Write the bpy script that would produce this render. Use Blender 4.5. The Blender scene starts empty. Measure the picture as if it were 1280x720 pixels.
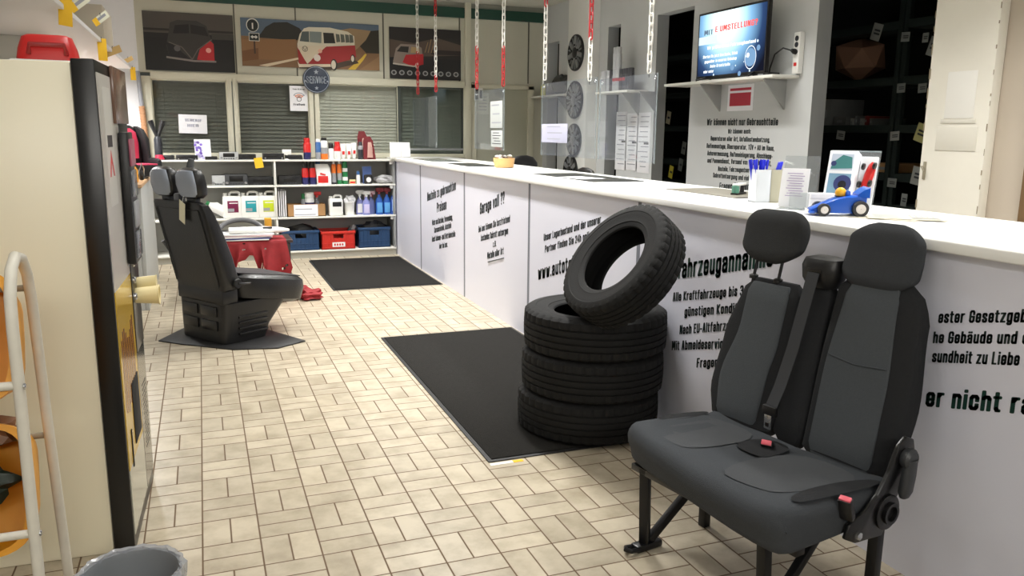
import bpy, bmesh, math, random
from mathutils import Vector, Matrix
random.seed(7)
PI = math.pi
SC = bpy.context.scene
COL = SC.collection

# ------------------------------------------------------------------ camera
F_PX, CAM_H = 1008.64, 1.486
def cam_rotation(p, y, r):
    cr, sr, cp, sp, cy, sy = math.cos(r), math.sin(r), math.cos(p), math.sin(p), math.cos(y), math.sin(y)
    B = Matrix(((1, 0, 0), (0, 0, 1), (0, -1, 0)))
    Rr = Matrix(((cr, -sr, 0), (sr, cr, 0), (0, 0, 1)))
    Rp = Matrix(((1, 0, 0), (0, cp, sp), (0, -sp, cp)))
    Ry = Matrix(((cy, sy, 0), (-sy, cy, 0), (0, 0, 1)))
    return Ry @ Rp @ B @ Rr
CR = cam_rotation(0.1914, 0.3654, -0.0102)
EYE = Vector((0, 0, CAM_H))
def at(px, py, x=None, y=None, z=None):
    """point of a known plane of the room that is seen at a pixel of the photograph"""
    r = CR @ Vector(((px - 640) / F_PX, (py - 360) / F_PX, 1))
    if z is not None: t = (z - CAM_H) / r.z
    elif x is not None: t = x / r.x
    else: t = y / r.y
    return EYE + r * t
cam = bpy.data.cameras.new('camera'); camo = bpy.data.objects.new('camera', cam); COL.objects.link(camo)
cam.sensor_width = 36; cam.lens = F_PX / 1280 * 36; cam.clip_start = 0.02
m = Matrix((( CR[0][0], -CR[0][1], -CR[0][2], 0), (CR[1][0], -CR[1][1], -CR[1][2], 0), (CR[2][0], -CR[2][1], -CR[2][2], CAM_H), (0, 0, 0, 1)))
camo.matrix_world = m
SC.camera = camo
SC.view_settings.view_transform = 'Standard'; SC.view_settings.look = 'None'
SC.view_settings.gamma = 1; SC.view_settings.use_curve_mapping = False
SC.view_settings.exposure = 0.4

# ------------------------------------------------------------------ materials
def lin(c):
    c = c / 255.0
    return c / 12.92 if c <= 0.04045 else ((c + 0.055) / 1.055) ** 2.4
def rgb(r, g, b): return (lin(r), lin(g), lin(b), 1)
MATS = {}
def mat(name, col, rough=0.5, metal=0.0, vary=0.0, vscale=8.0, bump=0.0, bscale=60.0, emit=0.0, alpha=None, spec=0.5, coat=0.0):
    if name in MATS: return MATS[name]
    m = bpy.data.materials.new(name); m.use_nodes = True
    nt = m.node_tree; b = nt.nodes['Principled BSDF']
    c = rgb(*col)
    b.inputs['Base Color'].default_value = c
    b.inputs['Roughness'].default_value = rough; b.inputs['Metallic'].default_value = metal
    b.inputs['Specular IOR Level'].default_value = spec
    b.inputs['Coat Weight'].default_value = coat
    tc = nt.nodes.new('ShaderNodeTexCoord')
    if vary:
        n = nt.nodes.new('ShaderNodeTexNoise'); n.inputs['Scale'].default_value = vscale; n.inputs['Detail'].default_value = 5
        nt.links.new(tc.outputs['Object'], n.inputs['Vector'])
        r = nt.nodes.new('ShaderNodeMix'); r.data_type = 'RGBA'
        r.inputs['A'].default_value = tuple(x * (1 - vary) for x in c[:3]) + (1,)
        r.inputs['B'].default_value = tuple(min(1, x * (1 + vary)) for x in c[:3]) + (1,)
        nt.links.new(n.outputs['Fac'], r.inputs['Factor']); nt.links.new(r.outputs['Result'], b.inputs['Base Color'])
    if bump:
        n2 = nt.nodes.new('ShaderNodeTexNoise'); n2.inputs['Scale'].default_value = bscale; n2.inputs['Detail'].default_value = 4
        nt.links.new(tc.outputs['Object'], n2.inputs['Vector'])
        bu = nt.nodes.new('ShaderNodeBump'); bu.inputs['Strength'].default_value = bump; bu.inputs['Distance'].default_value = 0.01
        nt.links.new(n2.outputs['Fac'], bu.inputs['Height']); nt.links.new(bu.outputs['Normal'], b.inputs['Normal'])
    if emit:
        b.inputs['Emission Color'].default_value = c; b.inputs['Emission Strength'].default_value = emit
    MATS[name] = m
    return m
def glass_mat(name, tint, gloss, rough=0.03, haze=0.0, hazecol=(220, 225, 235)):
    if name in MATS: return MATS[name]
    m = bpy.data.materials.new(name); m.use_nodes = True; nt = m.node_tree
    for n in list(nt.nodes): nt.nodes.remove(n)
    o = nt.nodes.new('ShaderNodeOutputMaterial')
    t = nt.nodes.new('ShaderNodeBsdfTransparent'); t.inputs[0].default_value = rgb(*tint)
    g = nt.nodes.new('ShaderNodeBsdfGlossy'); g.inputs['Roughness'].default_value = rough
    lw = nt.nodes.new('ShaderNodeLayerWeight'); lw.inputs['Blend'].default_value = 0.5
    pw = nt.nodes.new('ShaderNodeMath'); pw.operation = 'POWER'; pw.inputs[1].default_value = 5
    nt.links.new(lw.outputs['Facing'], pw.inputs[0])
    ma = nt.nodes.new('ShaderNodeMath'); ma.operation = 'MULTIPLY_ADD'; ma.inputs[1].default_value = 0.7 * min(1, gloss); ma.inputs[2].default_value = 0.022 * gloss; ma.use_clamp = True
    nt.links.new(pw.outputs[0], ma.inputs[0])
    mx = nt.nodes.new('ShaderNodeMixShader')
    nt.links.new(ma.outputs[0], mx.inputs[0]); nt.links.new(g.outputs[0], mx.inputs[2])
    if haze:
        d = nt.nodes.new('ShaderNodeBsdfDiffuse'); d.inputs[0].default_value = rgb(*hazecol)
        m2 = nt.nodes.new('ShaderNodeMixShader'); m2.inputs[0].default_value = haze
        nt.links.new(t.outputs[0], m2.inputs[1]); nt.links.new(d.outputs[0], m2.inputs[2]); nt.links.new(m2.outputs[0], mx.inputs[1])
    else: nt.links.new(t.outputs[0], mx.inputs[1])
    nt.links.new(mx.outputs[0], o.inputs[0])
    MATS[name] = m
    return m

# ------------------------------------------------------------------ mesh building
class MB:
    def __init__(s, M=None):
        s.V = []; s.Fc = []; s.mats = []; s.M = M
    def mi(s, m):
        if m not in s.mats: s.mats.append(m)
        return s.mats.index(m)
    def add(s, verts, faces, m, M=None, smooth=True):
        k = len(s.V); i = s.mi(m)
        for v in verts:
            v = Vector(v)
            if M is not None: v = M @ v
            if s.M is not None: v = s.M @ v
            s.V.append(v)
        for f in faces: s.Fc.append((tuple(a + k for a in f), i, smooth))
        return s
    def bm(s, b, m, M=None, smooth=True):
        b.verts.index_update()
        s.add([v.co.copy() for v in b.verts], [[v.index for v in f.verts] for f in b.faces], m, M, smooth); b.free(); return s
    def box(s, x0, x1, y0, y1, z0, z1, m, M=None, bev=0.0, seg=2):
        b = bmesh.new()
        x0, x1 = sorted((x0, x1)); y0, y1 = sorted((y0, y1)); z0, z1 = sorted((z0, z1))
        vs = [b.verts.new((x, y, z)) for x in (x0, x1) for y in (y0, y1) for z in (z0, z1)]
        for f in ((0, 1, 3, 2), (4, 6, 7, 5), (0, 4, 5, 1), (2, 3, 7, 6), (0, 2, 6, 4), (1, 5, 7, 3)): b.faces.new([vs[i] for i in f])
        if bev:
            bev = min(bev, 0.49 * min(x1 - x0, y1 - y0, z1 - z0))
            bmesh.ops.bevel(b, geom=list(b.edges), offset=bev, segments=seg, profile=0.5, affect='EDGES')
        return s.bm(b, m, M)
    def tube(s, pts, r, m, n=8, M=None, cap=True, closed=False):
        pts = [Vector(p) for p in pts]; N = len(pts)
        rs = r if isinstance(r, (list, tuple)) else [r] * N
        V = []; Fs = []; prev = None
        for i, p in enumerate(pts):
            if closed: d = pts[(i + 1) % N] - pts[i - 1]
            else: d = (pts[min(i + 1, N - 1)] - pts[max(i - 1, 0)])
            d.normalize()
            if prev is None:
                a = Vector((0, 0, 1)) if abs(d.z) < 0.9 else Vector((1, 0, 0))
                u = d.cross(a).normalized()
            else:
                u = (prev - d * prev.dot(d)).normalized()
            prev = u; w = d.cross(u)
            for k in range(n):
                t = 2 * PI * k / n
                V.append(p + (u * math.cos(t) + w * math.sin(t)) * rs[i])
        for i in range(N if closed else N - 1):
            j = (i + 1) % N
            for k in range(n):
                Fs.append((i * n + k, i * n + (k + 1) % n, j * n + (k + 1) % n, j * n + k))
        if cap and not closed:
            Fs.append(tuple(range(n))[::-1]); Fs.append(tuple((N - 1) * n + k for k in range(n)))
        return s.add(V, Fs, m, M)
    def lathe(s, prof, m, n=24, M=None, closed=False, mod=None, cap=True):
        V = []; Fs = []; N = len(prof)
        for i, (r, z) in enumerate(prof):
            for k in range(n):
                rr = r if mod is None else r + mod(i, k)
                t = 2 * PI * k / n
                V.append((rr * math.cos(t), rr * math.sin(t), z))
        for i in range(N if closed else N - 1):
            j = (i + 1) % N
            for k in range(n):
                Fs.append((i * n + k, i * n + (k + 1) % n, j * n + (k + 1) % n, j * n + k))
        if not closed and cap:
            Fs.append(tuple(range(n))[::-1]); Fs.append(tuple((N - 1) * n + k for k in range(n)))
        return s.add(V, Fs, m, M)
    def cyl(s, c, r, h, m, n=20, M=None, r2=None):
        r2 = r if r2 is None else r2
        T = Matrix.Translation(c)
        return s.lathe([(r, 0), (r2, h)], m, n, T if M is None else M @ T)
    def loft(s, rings, m, M=None, cap=True):
        n = len(rings[0]); V = [p for r in rings for p in r]; Fs = []
        for i in range(len(rings) - 1):
            for k in range(n):
                Fs.append((i * n + k, i * n + (k + 1) % n, (i + 1) * n + (k + 1) % n, (i + 1) * n + k))
        if cap:
            Fs.append(tuple(range(n))[::-1]); Fs.append(tuple((len(rings) - 1) * n + k for k in range(n)))
        return s.add(V, Fs, m, M)
    def prism(s, poly, d, m, M=None, bev=0.0):
        """poly in local xy, extruded 0..d along z"""
        b = bmesh.new()
        lo = [b.verts.new((x, y, 0)) for x, y in poly]; hi = [b.verts.new((x, y, d)) for x, y in poly]
        n = len(poly)
        b.faces.new(lo[::-1]); b.faces.new(hi)
        for i in range(n): b.faces.new((lo[i], lo[(i + 1) % n], hi[(i + 1) % n], hi[i]))
        bmesh.ops.recalc_face_normals(b, faces=list(b.faces))
        if bev: bmesh.ops.bevel(b, geom=list(b.edges), offset=bev, segments=2, profile=0.5, affect='EDGES')
        return s.bm(b, m, M)
    def sphere(s, c, r, m, n=14, sc=(1, 1, 1), M=None):
        prof = [(max(1e-4, r * math.sin(PI * i / n)), -r * math.cos(PI * i / n)) for i in range(n + 1)]
        T = Matrix.Translation(c) @ Matrix.Diagonal((*sc, 1))
        return s.lathe(prof, m, n + 6, T if M is None else M @ T)
    def build(s, name, parent=None, ang=38, sub=0):
        me = bpy.data.meshes.new(name)
        me.from_pydata([tuple(v) for v in s.V], [], [f[0] for f in s.Fc])
        for mm in s.mats: me.materials.append(mm)
        me.polygons.foreach_set('material_index', [f[1] for f in s.Fc])
        b = bmesh.new(); b.from_mesh(me)
        bmesh.ops.recalc_face_normals(b, faces=list(b.faces))
        ca = math.radians(ang)
        for f in b.faces: f.smooth = True
        for e in b.edges:
            if len(e.link_faces) == 2:
                try:
                    if e.calc_face_angle() > ca: e.smooth = False
                except ValueError: pass
            else: e.smooth = False
        b.to_mesh(me); b.free()
        o = bpy.data.objects.new(name, me); COL.objects.link(o)
        if parent is not None: o.parent = parent
        if sub:
            md = o.modifiers.new('sub', 'SUBSURF'); md.levels = sub; md.render_levels = sub
        return o
def tag(o, label, cat, group=None, kind=None):
    o['label'] = label; o['category'] = cat
    if group: o['group'] = group
    if kind: o['kind'] = kind
    return o
def struct(o): o['kind'] = 'structure'; return o
def thing(name, label, cat, loc=(0, 0, 0), rz=0, group=None, rot=None):
    o = bpy.data.objects.new(name, None); COL.objects.link(o); o.empty_display_size = 0.1
    o.location = loc; o.rotation_euler = rot if rot else (0, 0, rz)
    return tag(o, label, cat, group)
def copy_tree(o, parent=None):
    c = o.copy(); COL.objects.link(c)
    if parent is not None: c.parent = parent
    for ch in list(o.children): copy_tree(ch, c)
    return c
def dup(o, label, loc, rz=None, group=None):
    c = copy_tree(o); c.location = loc
    if rz is not None: c.rotation_euler = (0, 0, rz)
    c['label'] = label
    if group: c['group'] = group
    return c
def sring(cx, cy, z, a, b, n=24, p=4.0):
    out = []
    for k in range(n):
        t = 2 * PI * k / n; c, s_ = math.cos(t), math.sin(t)
        out.append((cx + a * math.copysign(abs(c) ** (2 / p), c), cy + b * math.copysign(abs(s_) ** (2 / p), s_), z))
    return out
def TR(x, y, z): return Matrix.Translation((x, y, z))
def RX(a): return Matrix.Rotation(a, 4, 'X')
def RY(a): return Matrix.Rotation(a, 4, 'Y')
def RZ(a): return Matrix.Rotation(a, 4, 'Z')
def frame(o, ux, uy, uz=None):
    ux = Vector(ux).normalized(); uy = Vector(uy).normalized()
    uz = ux.cross(uy) if uz is None else Vector(uz)
    m = Matrix.Identity(4)
    for i in range(3):
        m[i][0] = ux[i]; m[i][1] = uy[i]; m[i][2] = uz[i]; m[i][3] = o[i]
    return m

# ------------------------------------------------------------------ lettering
# condensed block lettering drawn with a broad pen: strokes are chains of points, x 0..1 across the letter, y 0..1 up to the capitals
def _o(x0, x1, y0, y1, c=0.13): 
    cx = 0.28 * (x1 - x0)
    return [(x0, y0 + c), (x0, y1 - c), (x0 + cx, y1), (x1 - cx, y1), (x1, y1 - c), (x1, y0 + c), (x1 - cx, y0), (x0 + cx, y0), (x0, y0 + c)]
XH = 0.73
GL = {
 'A': (1, [[(0, 0), (.38, 1), (.62, 1), (1, 0)], [(.2, .28), (.8, .28)]]), 'B': (1, [[(0, 0), (0, 1), (.7, 1), (1, .88), (1, .64), (.7, .53), (0, .53)], [(.7, .53), (1, .42), (1, .12), (.7, 0), (0, 0)]]),
 'C': (1, [[(1, .68), (1, .87), (.72, 1), (.28, 1), (0, .87), (0, .13), (.28, 0), (.72, 0), (1, .13), (1, .32)]]), 'D': (1, [[(0, 0), (0, 1), (.7, 1), (1, .87), (1, .13), (.7, 0), (0, 0)]]),
 'E': (.85, [[(1, 1), (0, 1), (0, 0), (1, 0)], [(0, .53), (.85, .53)]]), 'F': (.85, [[(1, 1), (0, 1), (0, 0)], [(0, .52), (.85, .52)]]),
 'G': (1, [[(1, .70), (1, .87), (.72, 1), (.28, 1), (0, .87), (0, .13), (.28, 0), (.72, 0), (1, .13), (1, .48), (.55, .48)]]), 'H': (1, [[(0, 0), (0, 1)], [(1, 0), (1, 1)], [(0, .52), (1, .52)]]),
 'I': (0, [[(0, 0), (0, 1)]]), 'J': (.8, [[(1, 1), (1, .13), (.7, 0), (.25, 0), (0, .13), (0, .25)]]), 'K': (1, [[(0, 0), (0, 1)], [(1, 1), (.12, .5), (1, 0)]]), 'L': (.8, [[(0, 1), (0, 0), (1, 0)]]),
 'M': (1.5, [[(0, 0), (0, 1), (.15, 1), (.5, .25), (.85, 1), (1, 1), (1, 0)]]), 'N': (1.05, [[(0, 0), (0, 1), (.1, 1), (.9, 0), (1, 0), (1, 1)]]), 'O': (1, [_o(0, 1, 0, 1)]),
 'P': (1, [[(0, 0), (0, 1), (.7, 1), (1, .87), (1, .58), (.7, .45), (0, .45)]]), 'R': (1, [[(0, 0), (0, 1), (.7, 1), (1, .87), (1, .62), (.7, .5), (0, .5)], [(.6, .5), (1, .36), (1, 0)]]),
 'S': (1, [[(1, .72), (1, .87), (.72, 1), (.28, 1), (0, .87), (0, .68), (1, .34), (1, .13), (.72, 0), (.28, 0), (0, .13), (0, .28)]]), 'T': (1, [[(0, 1), (1, 1)], [(.5, 1), (.5, 0)]]),
 'U': (1, [[(0, 1), (0, .13), (.28, 0), (.72, 0), (1, .13), (1, 1)]]), 'V': (1, [[(0, 1), (.42, 0), (.58, 0), (1, 1)]]), 'W': (1.5, [[(0, 1), (.22, 0), (.3, 0), (.5, .8), (.7, 0), (.78, 0), (1, 1)]]),
 'X': (1, [[(0, 0), (1, 1)], [(0, 1), (1, 0)]]), 'Y': (1, [[(0, 1), (.5, .45), (1, 1)], [(.5, .45), (.5, 0)]]), 'Z': (.95, [[(0, 1), (1, 1), (0, 0), (1, 0)]]), 'Q': (1, [_o(0, 1, 0, 1), [(.6, .2), (1, -.05)]]),
 'a': (.9, [[(0, XH - .16), (0, XH - .1), (.28, XH), (.72, XH), (1, XH - .12), (1, 0)], [(1, .42), (.3, .40), (0, .30), (0, .1), (.25, 0), (.6, 0), (1, .12)]]), 'b': (.9, [[(0, 1), (0, 0)], _o(0, 1, 0, XH)]),
 'c': (.9, [[(1, .48), (1, XH - .12), (.72, XH), (.28, XH), (0, XH - .12), (0, .12), (.28, 0), (.72, 0), (1, .12), (1, .24)]]), 'd': (.9, [[(1, 1), (1, 0)], _o(0, 1, 0, XH)]),
 'e': (.9, [[(0, .36), (1, .36), (1, XH - .12), (.72, XH), (.28, XH), (0, XH - .12), (0, .12), (.28, 0), (.72, 0), (1, .12), (1, .2)]]), 'f': (.55, [[(.3, 0), (.3, .88), (.6, 1), (1, 1)], [(-.15, XH), (1, XH)]]),
 'g': (.9, [[(1, XH), (1, -.12), (.72, -.24), (.28, -.24), (0, -.14)], _o(0, 1, 0, XH)]), 'h': (.9, [[(0, 0), (0, 1)], [(0, XH - .12), (.35, XH), (.72, XH), (1, XH - .12), (1, 0)]]),
 'i': (0, [[(0, 0), (0, XH)], [(0, .97), (0, 1)]]), 'j': (.2, [[(1, XH), (1, -.15), (0, -.24)], [(1, .97), (1, 1)]]), 'k': (.9, [[(0, 0), (0, 1)], [(1, XH), (.15, .38), (1, 0)]]), 'l': (0, [[(0, 0), (0, 1)]]),
 'm': (1.65, [[(0, 0), (0, XH)], [(0, XH - .1), (.2, XH), (.38, XH), (.5, XH - .12), (.5, 0)], [(.5, XH - .1), (.7, XH), (.88, XH), (1, XH - .12), (1, 0)]]), 'n': (.9, [[(0, 0), (0, XH)], [(0, XH - .12), (.35, XH), (.72, XH), (1, XH - .12), (1, 0)]]),
 'o': (.9, [_o(0, 1, 0, XH)]), 'p': (.9, [[(0, XH), (0, -.24)], _o(0, 1, 0, XH)]), 'q': (.9, [[(1, XH), (1, -.24)], _o(0, 1, 0, XH)]), 'r': (.6, [[(0, 0), (0, XH)], [(0, XH - .16), (.5, XH), (1, XH)]]),
 's': (.85, [[(1, XH - .18), (1, XH - .1), (.72, XH), (.28, XH), (0, XH - .1), (0, .48), (1, .24), (1, .1), (.72, 0), (.28, 0), (0, .1), (0, .19)]]), 't': (.55, [[(.3, .95), (.3, .12), (.6, 0), (1, 0)], [(-.15, XH), (1, XH)]]),
 'u': (.9, [[(0, XH), (0, .12), (.28, 0), (.65, 0), (1, .12)], [(1, XH), (1, 0)]]), 'v': (.9, [[(0, XH), (.42, 0), (.58, 0), (1, XH)]]), 'w': (1.4, [[(0, XH), (.22, 0), (.3, 0), (.5, .62), (.7, 0), (.78, 0), (1, XH)]]),
 'x': (.9, [[(0, 0), (1, XH)], [(0, XH), (1, 0)]]), 'y': (.9, [[(0, XH), (.5, 0)], [(1, XH), (.4, -.24), (.1, -.24)]]), 'z': (.85, [[(0, XH), (1, XH), (0, 0), (1, 0)]]),
 '.': (0, [[(0, 0), (0, .03)]]), ',': (0, [[(0, .03), (0, 0), (-.1, -.14)]]), '-': (.5, [[(0, .38), (1, .38)]]), '!': (0, [[(0, .3), (0, 1)], [(0, 0), (0, .03)]]), '?': (.85, [[(0, .78), (0, .88), (.3, 1), (.7, 1), (1, .87), (1, .66), (.5, .46), (.5, .3)], [(.5, 0), (.5, .03)]]),
 '+': (.9, [[(0, .45), (1, .45)], [(.5, .2), (.5, .7)]]), '/': (.7, [[(0, 0), (1, 1)]]), ':': (0, [[(0, 0), (0, .03)], [(0, .6), (0, .63)]]),
 '0': (.95, [_o(0, 1, 0, 1)]), '1': (.4, [[(0, .82), (1, 1), (1, 0)]]), '2': (.95, [[(0, .75), (0, .87), (.28, 1), (.72, 1), (1, .87), (1, .62), (0, 0), (1, 0)]]), '3': (.95, [[(0, .8), (0, .88), (.28, 1), (.72, 1), (1, .88), (1, .62), (.7, .53), (.4, .53)], [(.7, .53), (1, .42), (1, .12), (.72, 0), (.28, 0), (0, .12), (0, .2)]]),
 '4': (.95, [[(.75, 0), (.75, 1), (0, .28), (1, .28)]]), '5': (.95, [[(1, 1), (0, 1), (0, .56), (.7, .58), (1, .45), (1, .12), (.72, 0), (.28, 0), (0, .12), (0, .2)]]), '7': (.9, [[(0, 1), (1, 1), (.4, 0)]]),
 '6': (.95, [[(1, .8), (1, .88), (.72, 1), (.28, 1), (0, .87), (0, .12), (.28, 0), (.72, 0), (1, .12), (1, .45), (.72, .56), (0, .52)]]), '8': (.95, [_o(0, 1, .5, 1, .1), _o(0, 1, 0, .5, .1)]), '9': (.95, [[(1, .45), (.28, .44), (0, .55), (0, .88), (.28, 1), (.72, 1), (1, .88), (1, .12), (.72, 0), (.28, 0), (0, .12)]]),
}
for _a, _b in (('ä', 'a'), ('ö', 'o'), ('ü', 'u')): GL[_a] = (GL[_b][0], GL[_b][1] + [[(.15, .97), (.15, .98)], [(.85, .97), (.85, .98)]])
for _a, _b in (('Ä', 'A'), ('Ö', 'O'), ('Ü', 'U')): GL[_a] = (GL[_b][0], GL[_b][1] + [[(.15, 1.18), (.15, 1.19)], [(.85, 1.18), (.85, 1.19)]])
def _hull(P):
    P = sorted(set(P))
    def half(pts):
        h = []
        for p in pts:
            while len(h) > 1 and (h[-1][0] - h[-2][0]) * (p[1] - h[-2][1]) - (h[-1][1] - h[-2][1]) * (p[0] - h[-2][0]) <= 1e-12: h.pop()
            h.append(p)
        return h[:-1]
    return half(P) + half(P[::-1])
PW, PH, GW, GAP = 0.17, 0.145, 0.265, 0.07      # pen width, pen height, stem distance, letter gap (cap height = 1)
_tc = {}
def text_mesh(s, bold=0):
    if (s, PW) in _tc: return _tc[(s, PW)]
    V = []; Fs = []; x = 0.0
    pen = [(a * PW / 2, b * PH / 2) for a, b in ((1, .55), (.6, 1), (-.6, 1), (-1, .55), (-1, -.55), (-.6, -1), (.6, -1), (1, -.55))]
    for ch in s:
        if ch == ' ': x += 0.27; continue
        w, st = GL[ch]; W_ = w * GW
        for chain in st:
            q = [(x + PW / 2 + px * W_, PH / 2 + py * (1 - PH)) for px, py in chain]
            for a, b in zip(q, q[1:]):
                h = _hull([(round(p[0] + dx, 5), round(p[1] + dy, 5)) for p in (a, b) for dx, dy in pen])
                k = len(V); V += [Vector((p[0], p[1], 0)) for p in h]; Fs.append(tuple(range(k, k + len(h))))
        x += W_ + PW + GAP
    _tc[(s, PW)] = (V, Fs); return _tc[(s, PW)]
def twidth(s):
    if not s.strip(): return 0.0
    return max(v.x for v in text_mesh(s.rstrip())[0])
def tleft(s): return min(v.x for v in text_mesh(s)[0])
CAP = 1.0
def text_in(mb, s, M, width=None, cap=0.1, m=None, center=False, bold=0, x_unit=None):
    """text on local xy plane of M, fitted to a width and a cap height"""
    V, Fs = text_mesh(s)
    x0 = min(v.x for v in V); x1 = max(v.x for v in V)
    sx = x_unit if x_unit else (width / (x1 - x0) if width else cap)
    off = -x0 * sx if not center else -(x0 + x1) / 2 * sx
    mb.add([(v.x * sx + off, v.y * cap, 0) for v in V], Fs, m, M, smooth=False)
def wall_text(mb, s, i0, i1, pL, pR, hpx, m, X, out=0.0012):
    """line of vinyl lettering on the plane x = X: characters i0..i1 span the two seen points"""
    A = at(*pL, x=X); B = at(*pR, x=X)
    mid = ((pL[0] + pR[0]) / 2, (pL[1] + pR[1]) / 2)
    cap = at(mid[0], mid[1] - hpx, x=X).z - at(*mid, x=X).z
    a0 = (twidth(s[:i0]) + GAP + 0.27 * (len(s[:i0]) - len(s[:i0].rstrip()))) if i0 else tleft(s)
    a1 = twidth(s[:i1])
    u = abs(A.y - B.y) / (a1 - a0)
    z = (A.z + B.z) / 2
    x0 = tleft(s)
    ystart = A.y + (a0 - x0) * u
    sl = (B.z - A.z) / max(1e-6, abs(A.y - B.y))
    M = frame((X - out, ystart, A.z - (a0 - x0) * u * sl), (0, -1, 0), (0, 0, 1)); M[2][0] = sl      # baseline as applied, stems upright
    text_in(mb, s, M, cap=cap, m=m, x_unit=u)
    return M, z

# ------------------------------------------------------------------ shared materials
white_lam = mat('white_laminate', (226, 227, 240), 0.42)
white_top = mat('white_worktop', (246, 246, 243), 0.3, vary=0.03, vscale=5)
seam_grey = mat('grey_seam', (120, 124, 136), 0.5)
letter = mat('dark_lettering', (24, 42, 42), 0.5)
letter_green = mat('green_lettering', (8, 52, 44), 0.5)
wall_grey = mat('painted_board', (196, 198, 198), 0.65, vary=0.03, vscale=3)
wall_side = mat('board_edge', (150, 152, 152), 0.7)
cream = mat('cream_panel', (190, 188, 172), 0.6, vary=0.03, vscale=4)
cream_fr = mat('cream_frame', (202, 199, 180), 0.5)
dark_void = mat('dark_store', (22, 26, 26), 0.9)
black_pl = mat('black_plastic', (20, 20, 21), 0.4)
black_sat = mat('black_satin', (14, 14, 15), 0.3)
dark_pl = mat('dark_grey_plastic', (52, 54, 57), 0.45)
steel = mat('steel', (190, 192, 195), 0.25, 0.9)
white_pl = mat('white_plastic', (232, 232, 228), 0.4)
paper = mat('paper', (236, 236, 240), 0.8)
paper_ln = mat('print_grey', (150, 152, 160), 0.8)
red_pl = mat('red_plastic', (190, 32, 30), 0.4)
yellow_pl = mat('yellow_plastic', (232, 160, 22), 0.4)
blue_pl = mat('blue_plastic', (28, 92, 178), 0.3)
black_metal = mat('black_metal', (22, 22, 24), 0.35, 0.3)
shelf_white = mat('shelf_white', (222, 221, 214), 0.5)
cardboard = mat('cardboard', (168, 128, 84), 0.8, vary=0.06)
orange_yel = mat('label_yellow', (240, 190, 40), 0.7)

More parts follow.
